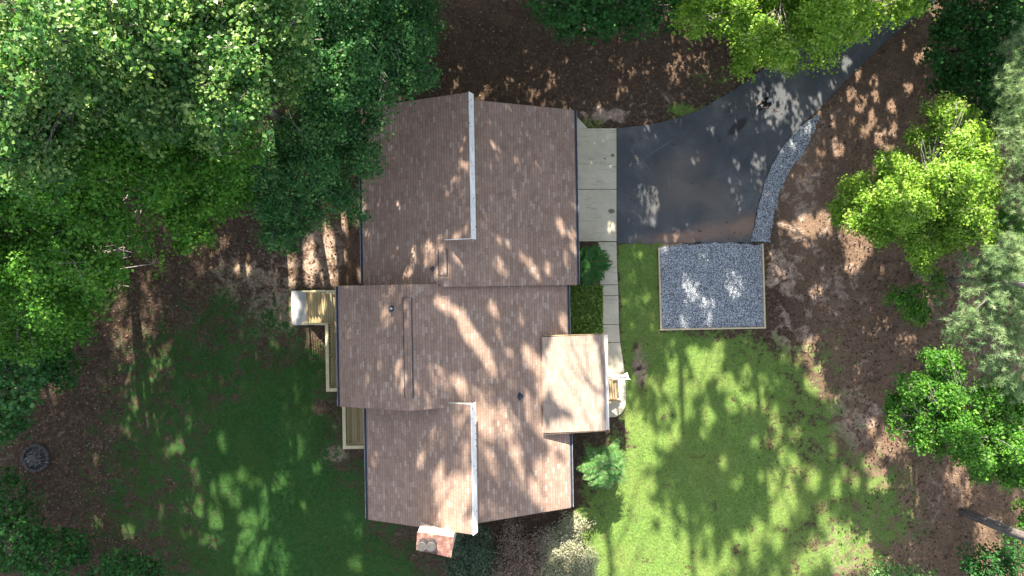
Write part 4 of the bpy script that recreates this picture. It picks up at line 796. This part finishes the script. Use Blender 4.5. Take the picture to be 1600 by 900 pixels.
TP('bright_maple_tree', 'rounded bright yellow green maple beside the gravel strip on the right', 'tree', (1370, 330), 5, [(1482, 190, 5.5, .95), (1520, 230, 6, 1.2), (1440, 225, 5.2, .7), (1395, 265, 5, .9), (1345, 300, 4.5, .8), (1308, 330, 4, .55), (1420, 310, 6.2, 1.5), (1490, 300, 6.5, 1.6), (1540, 285, 6, 1.1), (1390, 355, 5, 1.1), (1455, 375, 5.5, 1.2), (1520, 355, 6, 1.2), (1345, 355, 4.2, .75), (1435, 408, 4.6, .65), (1510, 175, 5.5, .5)], LF_YEL, lsize=.105, tr=.16, group=gR, sprig=.28, dens=2.7, nl=32, cullp=.5)
T('bare_branched_sapling', 'small green sapling with bare twigs between the bright maple and the pine', 'tree', (1450, 465), 2.6, [(1408, 475, 2.6, .8), (1432, 465, 3, .75), (1462, 445, 3.4, .5), (1485, 500, 3.6, .55), (1440, 490, 2.8, .5), (1490, 520, 3.4, .45), (1430, 490, 2.7, .5)], LF_MID, lsize=.11, tr=.06, group=gR, sprig=.3)
T('pine_tree', 'tall grey green pine at the right edge with its trunk lit below the maple', 'tree', (1432, 428), 11, [(1565, 395, 6.5, 1.2), (1515, 420, 5.5, .8), (1525, 475, 6, .9), (1590, 465, 7, 1.1), (1500, 515, 5, .8), (1560, 535, 6.5, 1.2), (1595, 590, 6.5, 1.0), (1545, 585, 5.5, .9), (1570, 430, 6, 1.2), (1650, 500, 8, 1.5)], LF_PINE, pine=True, lsize=.15, tr=.22, bark=BARK, group=gR, dens=1.9, sprig=.3)
T('pine_tree', 'pale grey green pine crown at the upper right edge', 'tree', (1480, 240), 9, [(1590, 130, 6.5, .9), (1585, 190, 6, .9), (1600, 250, 6.5, .9), (1602, 310, 6.5, .9), (1640, 220, 7, 1.8), (1600, 80, 6.5, .8)], LF_PINE, pine=True, lsize=.15, tr=.18, bark=BARKP, group=gR, dens=2.6)
TP('maple_tree', 'green maple with a ragged crown at the lower right edge above the shadow stripes', 'tree', (1425, 655), 4.6, [(1480, 580, 5, .9), (1430, 615, 5, 1.0), (1402, 635, 4.4, .8), (1395, 660, 4, .6), (1455, 570, 4.8, .6), (1480, 650, 5.5, 1.3), (1535, 640, 5.5, 1.2), (1440, 675, 4.6, .9), (1520, 700, 5.2, 1.1), (1575, 690, 5.5, 1.2), (1580, 625, 5.5, .9), (1545, 725, 4.6, .8), (1595, 740, 5, .8), (1460, 700, 4.3, .6)], LF_MID, lsize=.105, tr=.14, group=gR, sprig=.29, dens=2.5, nl=32, cullp=.5)
TP('green_maple_tree', 'narrow deep green tree showing between the two pine crowns at the right edge', 'tree', (1500, 350), 4.2, [(1575, 350, 5, .9), (1560, 440, 5, .7), (1600, 400, 5.4, 1.0), (1600, 640, 5, .9)], LF_MID, lsize=.11, tr=.1, group=gR, sprig=.29, dens=2)
T('pine_tree', 'tall pine at the lower right whose bare grey trunk leans out of the frame', 'tree', (1504, 798), 21, [(2250, 1090, 16, 2.2), (2350, 1120, 18, 2.2), (2300, 1100, 17, 2.2), (2500, 1170, 20, 2.0)], LF_PINE, pine=True, lsize=.3, tr=.27, bark=BARKP, group=gR, dens=.5)
T('bush_shrub', 'green bush at the bottom edge under the lower right pine', 'shrub', (1540, 880), 1.5, [(1550, 880, 2, 1.1), (1595, 865, 2.3, 1.1), (1520, 895, 1.6, .8), (1570, 905, 2, 1.2)], LF_UND, lsize=.13, tr=.05, group=gR)
T('bush_shrub', 'small green bush at the bottom edge where lawn meets pine straw', 'shrub', (1385, 895), .9, [(1375, 890, 1.2, .7), (1415, 900, 1.2, .7), (1440, 905, 1, .5)], LF_SHR, lsize=.12, tr=.04, group=gR)
T('bush_shrub', 'sprig of bright leaves at the right edge above the bare pine trunk', 'shrub', (1585, 800), .9, [(1596, 795, 1.4, .5), (1600, 815, 1.2, .4), (1580, 835, 1.2, .3)], LF_MID, lsize=.12, tr=.03, group=gR, sprig=.2)
# ------------------------------------------------------------------ shrubs near the house
def frond_shrub(name, label, basepx, cpx, cz, n, L, mat, leaf=.13, group=gS):
    b = G(*basepx); c = P(*cpx, cz); t = thing(name, label, 'shrub', b, 0, group); mb = MB(); V = []; TT = []
    limb(mb, b-Vector((0, 0, .1)), c-Vector((0, 0, .25)), .05, .03, .03, 6)
    for i in range(n):
        a = 2*math.pi*i*.381966; el = random.uniform(.0, .9)*(1-i/n*.2); st_ = c+Vector((random.uniform(-.2, .2), random.uniform(-.2, .2), random.uniform(-.5, .15)))
        ln = L*random.uniform(.75, 1.1); d = Vector((math.cos(a)*math.cos(el), math.sin(a)*math.cos(el), math.sin(el))); pts = []
        for k in range(9): s = k/8; pts.append(st_+d*ln*s+Vector((0, 0, -.45*ln*s*s)))
        limb(mb, b+Vector((0, 0, .3)), st_, .02, .012, .05, 4, 2); mb.tube(pts, [.012*(1-.8*k/8) for k in range(9)], 4)
        side = Vector((-math.sin(a), math.cos(a), 0)); ti = random.uniform(.2, .9)
        for k in range(1, 17):
            s = k/17; j = min(7, int(s*8)); p = pts[j].lerp(pts[j+1], s*8-j); tan = (pts[j+1]-pts[j]).normalized(); ll = leaf*1.5*math.sin(math.pi*min(1, s*.8+.22))**.6
            for sg in (1, -1):
                e_ = (side*sg+tan*.45+Vector((0, 0, random.uniform(-.25, .1)))).normalized(); w = tan*ll*.20
                V += [tuple(p), tuple(p+e_*ll*.5+w), tuple(p+e_*ll), tuple(p+e_*ll*.5-w)]; TT.append(min(1, max(0, ti+random.uniform(-.15, .15))))
    mb.build('stems', TWIG, t); np_mesh('foliage', np.array(V), 4, mat, t, np.array(TT))
frond_shrub('feathery_shrub', 'dark feathery leaved shrub between garage eave and front walk', (912, 415), (922, 412), 1.6, 56, 1.3, LF_FERN, .21)
frond_shrub('feathery_shrub', 'sunlit feathery leaved small tree below the porch roof', (930, 712), (944, 728), 2.0, 70, 1.45, LF_SHR, .22)
T('low_shrub', 'dark bluish shrub in the shade beside the chimney', 'shrub', (735, 855), .8, [(722, 850, .9, .85), (752, 868, .9, .9), (718, 888, .7, .9), (748, 838, .8, .65), (755, 895, .8, .8)], LF_BLU, lsize=.09, tr=.03, group=gS, sprig=.24, dens=1.6)
T('twiggy_shrub', 'russet twiggy shrub with bare stems at the bottom below the house gable', 'shrub', (815, 850), .8, [(800, 845, .9, .9), (830, 875, 1.0, 1.1), (790, 885, .9, 1.0), (848, 845, .9, .8), (800, 825, .8, .6), (825, 905, .9, .9)], LF_RED, lsize=.075, tr=.10, bark=TWIG, group=gS, sprig=.30, dens=1.5, nl=14)
T('azalea_shrub', 'pale grey green spreading shrub at the edge of the sunny lawn below the house', 'shrub', (885, 850), .9, [(898, 822, 1.0, .9), (928, 815, 1.0, .75), (880, 855, 1.0, 1.1), (912, 860, 1.0, .95), (860, 848, .9, .7), (870, 890, .9, 1.1), (908, 888, .8, .85)], LF_PALE, lsize=.075, tr=.05, bark=TWIG, group=gS, sprig=.23, dens=2.6)
tree('shade_tree', 'tall shade tree added just beyond the left edge behind the corner poplar', 'tree', (-22, 6, -.9), (-22, 6, 16), [(Vector((-22+random.uniform(-2, 2), 6+random.uniform(-2, 2), z)), 2.2) for z in (8, 9.5, 11, 12.5, 14, 15.5, 17, 10, 13, 16)], LF_DARK, lsize=.2, tr=.28, dens=.8, sprig=.5, group='shade trees added beyond the left edge')  # left-side trees added to shade the lower left undergrowth
tree('shade_tree', 'tall shade tree added beyond the left edge beside the fire pit', 'tree', (-25, -1, -.9), (-25, -1, 14), [(Vector((-24.5+random.uniform(-2, 1.5), -1+random.uniform(-3, 2), z)), 2.2) for z in (5, 7, 8.5, 10, 11.5, 13, 14, 9, 12)], LF_DARK, lsize=.2, tr=.28, dens=.8, sprig=.5, group='shade trees added beyond the left edge')
tree('shade_tree', 'shade tree added beyond the left edge nearest to the lower left corner', 'tree', (-30.5, -6, -.9), (-30.5, -6, 13), [(Vector((-29.5+random.uniform(-2.5, 1.5), -6+random.uniform(-3, 3), z)), 2.0) for z in (3, 4.5, 6, 7.5, 9, 10.5, 12, 5, 8)], LF_DARK, lsize=.2, tr=.25, dens=.8, sprig=.5, group='shade trees added beyond the left edge')
tree('shade_tree', 'shade tree added beyond the left edge level with the middle of the house', 'tree', (-29, 2.5, -.9), (-29, 2.5, 14), [(Vector((-28.6+random.uniform(-1.5, 1.5), 2.5+random.uniform(-3, 3), z)), 1.8) for z in (6, 7, 8, 9, 10, 11, 12, 13, 14, 7.5, 9.5, 11.5)], LF_DARK, lsize=.2, tr=.25, dens=.9, sprig=.5, group='shade trees added beyond the left edge')  # added to put the fire pit in shade
# ------------------------------------------------------------------ tall wood beyond the top edge (unseen; crowns shaped to cast the dappled shade)
def north_filter(SP):
    hit, sx, sy = in_lit(SP, (LIT, LITC, LITS)); keep = (~hit) & (sy > -19.5) & (np.abs(sx) < 34) & (sy < 17)
    keep &= (SP[:, 1] > .4217*(H-SP[:, 2])+2.2) | (SP[:, 1] > 18)
    return keep
k = -1
ORD = ['second', 'third', 'fourth', 'fifth', 'sixth', 'seventh', 'eighth', 'ninth', 'tenth', 'eleventh', 'twelfth', 'thirteenth', 'fourteenth', 'first']
for (x, y, h) in [(-26, 19.5, 22), (-20.5, 21, 23), (-15.5, 19, 22), (-10.5, 21.5, 25), (-6, 19.2, 24), (-1.5, 21.5, 26), (3, 19.5, 25), (7.5, 21.8, 26), (12, 19.4, 24), (16.5, 21.5, 25), (21, 19.5, 24), (25.5, 21.5, 24), (30, 19.5, 23), (-31, 21.5, 22)]:
    L = []; z = 1.2; k += 1
    if -11 < x < 9: h += 3.5
    while z < h:
        for _ in range(3): L.append((Vector((x+random.uniform(-2.6, 2.6), y+random.uniform(-1.3, 2.0), z+random.uniform(-.8, .8))), random.uniform(1.7, 2.4)))
        z += 2.1
    tree('shade_tree', 'tall unseen woodland tree beyond the top edge, ' + ORD[k] + ' from the left of its row', 'tree', (x, y, float(gz(x, y))), (x, y, h-2), L, LF_DARK, lsize=.24, tr=.28, dens=.62, sprig=.55, group='tall trees beyond the top edge', cull=(), leafkeep=north_filter, twig=False, nl=30)
_b = P(815, 850, 0); _o = [o for o in C.objects if o.get('label', '').startswith('russet twiggy')][0]
m = MB()
for i in range(46):
    a = random.uniform(0, 6.28); R_ = random.uniform(.5, 1.6); limb(m, _b+Vector((random.uniform(-.3, .3), random.uniform(-.3, .3), 0)), _b+Vector((math.cos(a)*R_, math.sin(a)*R_, random.uniform(.7, 1.7))), .024, .007, .1, 4, 5)
m.build('bare_stems', plain('bare_stem', (.30, .22, .17), .9, .3), _o)
# ================================================================== ground litter (leaves also blown over the drive's edges), grass, ground cover (too many to count)
def stuff_tris(name, V, n, mat, tint): o = np_mesh(name, V, n, mat, None, tint); o['kind'] = 'stuff'; return o
def cover_at(x, y, A):
    i = np.clip(np.searchsorted(xs, x)-1, 0, nx-1); j = np.clip(np.searchsorted(ys, y)-1, 0, ny-1); return A[j, i]
n = 260000; x = rng.uniform(-24, 24, n); y = rng.uniform(-17, 11, n); g = cover_at(x, y, grass)
bn = vnoise(x, y, .9, 9)*.6+vnoise(x, y, 3, 10)*.4
px = x*F/H+800; py = 450-y*F/H
built = ((px > 1028) & (px < 1196) & (py > 378) & (py < 516)) | ((px > 936) & (px < 980) & (py > 195) & (py < 655) & ~((px > 978))) | ((px > 530) & (px < 890) & (py > 150) & (py < 830)) | ((px > 936) & (px < 965) & (py < 655))
keep = (g+(bn-.5)*1.2 > .5) & ~built & ~((py < 380) & (px > 965)); x = x[keep]; y = y[keep]; n = len(x); z = gz(x, y)
h = rng.uniform(.03, .085, n); a = rng.uniform(0, 6.28, n); w = rng.uniform(.007, .016, n); lx = rng.normal(0, .035, n); ly = rng.normal(0, .035, n)
A = np.empty((n, 3, 3)); A[:, 0] = np.stack([x-np.cos(a)*w, y-np.sin(a)*w, z-.02], 1); A[:, 1] = np.stack([x+np.cos(a)*w, y+np.sin(a)*w, z-.02], 1); A[:, 2] = np.stack([x+lx, y+ly, z+h], 1)
tg = np.clip(vnoise(x, y, .6, 12)*.5+vnoise(x, y, 2.4, 13)*.4+rng.uniform(-.1, .2, n), 0, 1); fr = x > -1
stuff_tris('lawn_grass', A[fr].reshape(-1, 3), 3, LF_GR2, tg[fr]); stuff_tris('back_grass', A[~fr].reshape(-1, 3), 3, LF_GRASS, tg[~fr])
n = 16000; px = rng.uniform(889, 941, n); py = rng.uniform(447, 524, n); p = np.stack([(px-800)*H/F, (450-py)*H/F, np.full(n, .05)], 1); p[:, 2] += rng.uniform(0, .28, n)
N = rand_dirs(n, .8); stuff_tris('ground_cover', leaves(p, N, .09), 4, LF_GR2, rng.uniform(0, 1, n))
m = MB()
for i in range(900):
    if i % 4: px_, py_ = random.uniform(1230, 1600), random.uniform(60, 900)
    else: px_, py_ = random.uniform(60, 330), random.uniform(420, 880)
    p = G(px_, py_, .015); a = random.uniform(0, 6.28); L = random.choice((.06, .08, .12, .2, .2, .45)) if i % 4 else random.choice((.05, .1, .16)); d = Vector((math.cos(a), math.sin(a), .02))*L
    m.tube([p-d, p+Vector((random.uniform(-.04, .04), random.uniform(-.04, .04), .02)), p+d], [.009, .008, .004], 4)
struct(m.build('fallen_twigs', plain('pale_twig', (.20, .155, .125), .9, .4)), 'stuff')
m = MB()
for i in range(650):
    px_, py_ = random.gauss(1390, 80), random.uniform(330, 900)
    if px_ < 1230 or (px_ < 1310 and py_ > 480): continue
    p = G(px_, py_, .03); r = random.uniform(.03, .05); a = random.uniform(0, 6.28); d = Vector((math.cos(a), math.sin(a), .2))*r
    m.tube([p-d, p-d*.3, p+d*.6, p+d*1.3], [r*.3, r, r*.7, .004], 6)
struct(m.build('pine_cones', plain('pine_cone', (.035, .024, .02), .9, .4)), 'stuff')
n = 60000; px = rng.uniform(0, 1600, n); py = rng.uniform(0, 900, n)
s1 = (px > 1195) | (py < 150) | ((px < 560) & (py < 640)) | (px < 260); px = px[s1]; py = py[s1]
x = (px-800)*H/F; y = (450-py)*H/F
kp = (cover_at(x, y, grass) < .45) & ~((px > 960) & (px < 1280) & (py < 395) & (py > 150+0*px)) ; x = x[kp]; y = y[kp]; n = len(x)
N = rand_dirs(n, 1.6); p = np.stack([x, y, gz(x, y)+.02], 1); stuff_tris('leaf_litter', leaves(p, N, .095), 4, m_leaf('dead_leaf', (.05, .03, .022), (.13, .085, .06), (.24, .17, .125), .1, .8, .1), rng.uniform(0, 1, n))

n = 700; px = rng.uniform(985, 1290, n); py = rng.uniform(150, 375, n); ed = rng.random(n)
kp = (ed < .25) | (px < 1000) | (py > 355) | (py < 190+(1150-px)*.05); p = np.stack([(px[kp]-800)*H/F, (450-py[kp])*H/F, np.full(kp.sum(), .055)], 1)
stuff_tris('drive_leaves', leaves(p, rand_dirs(len(p), 2.5), .08), 4, bpy.data.materials['dead_leaf'], rng.uniform(0, 1, len(p)))
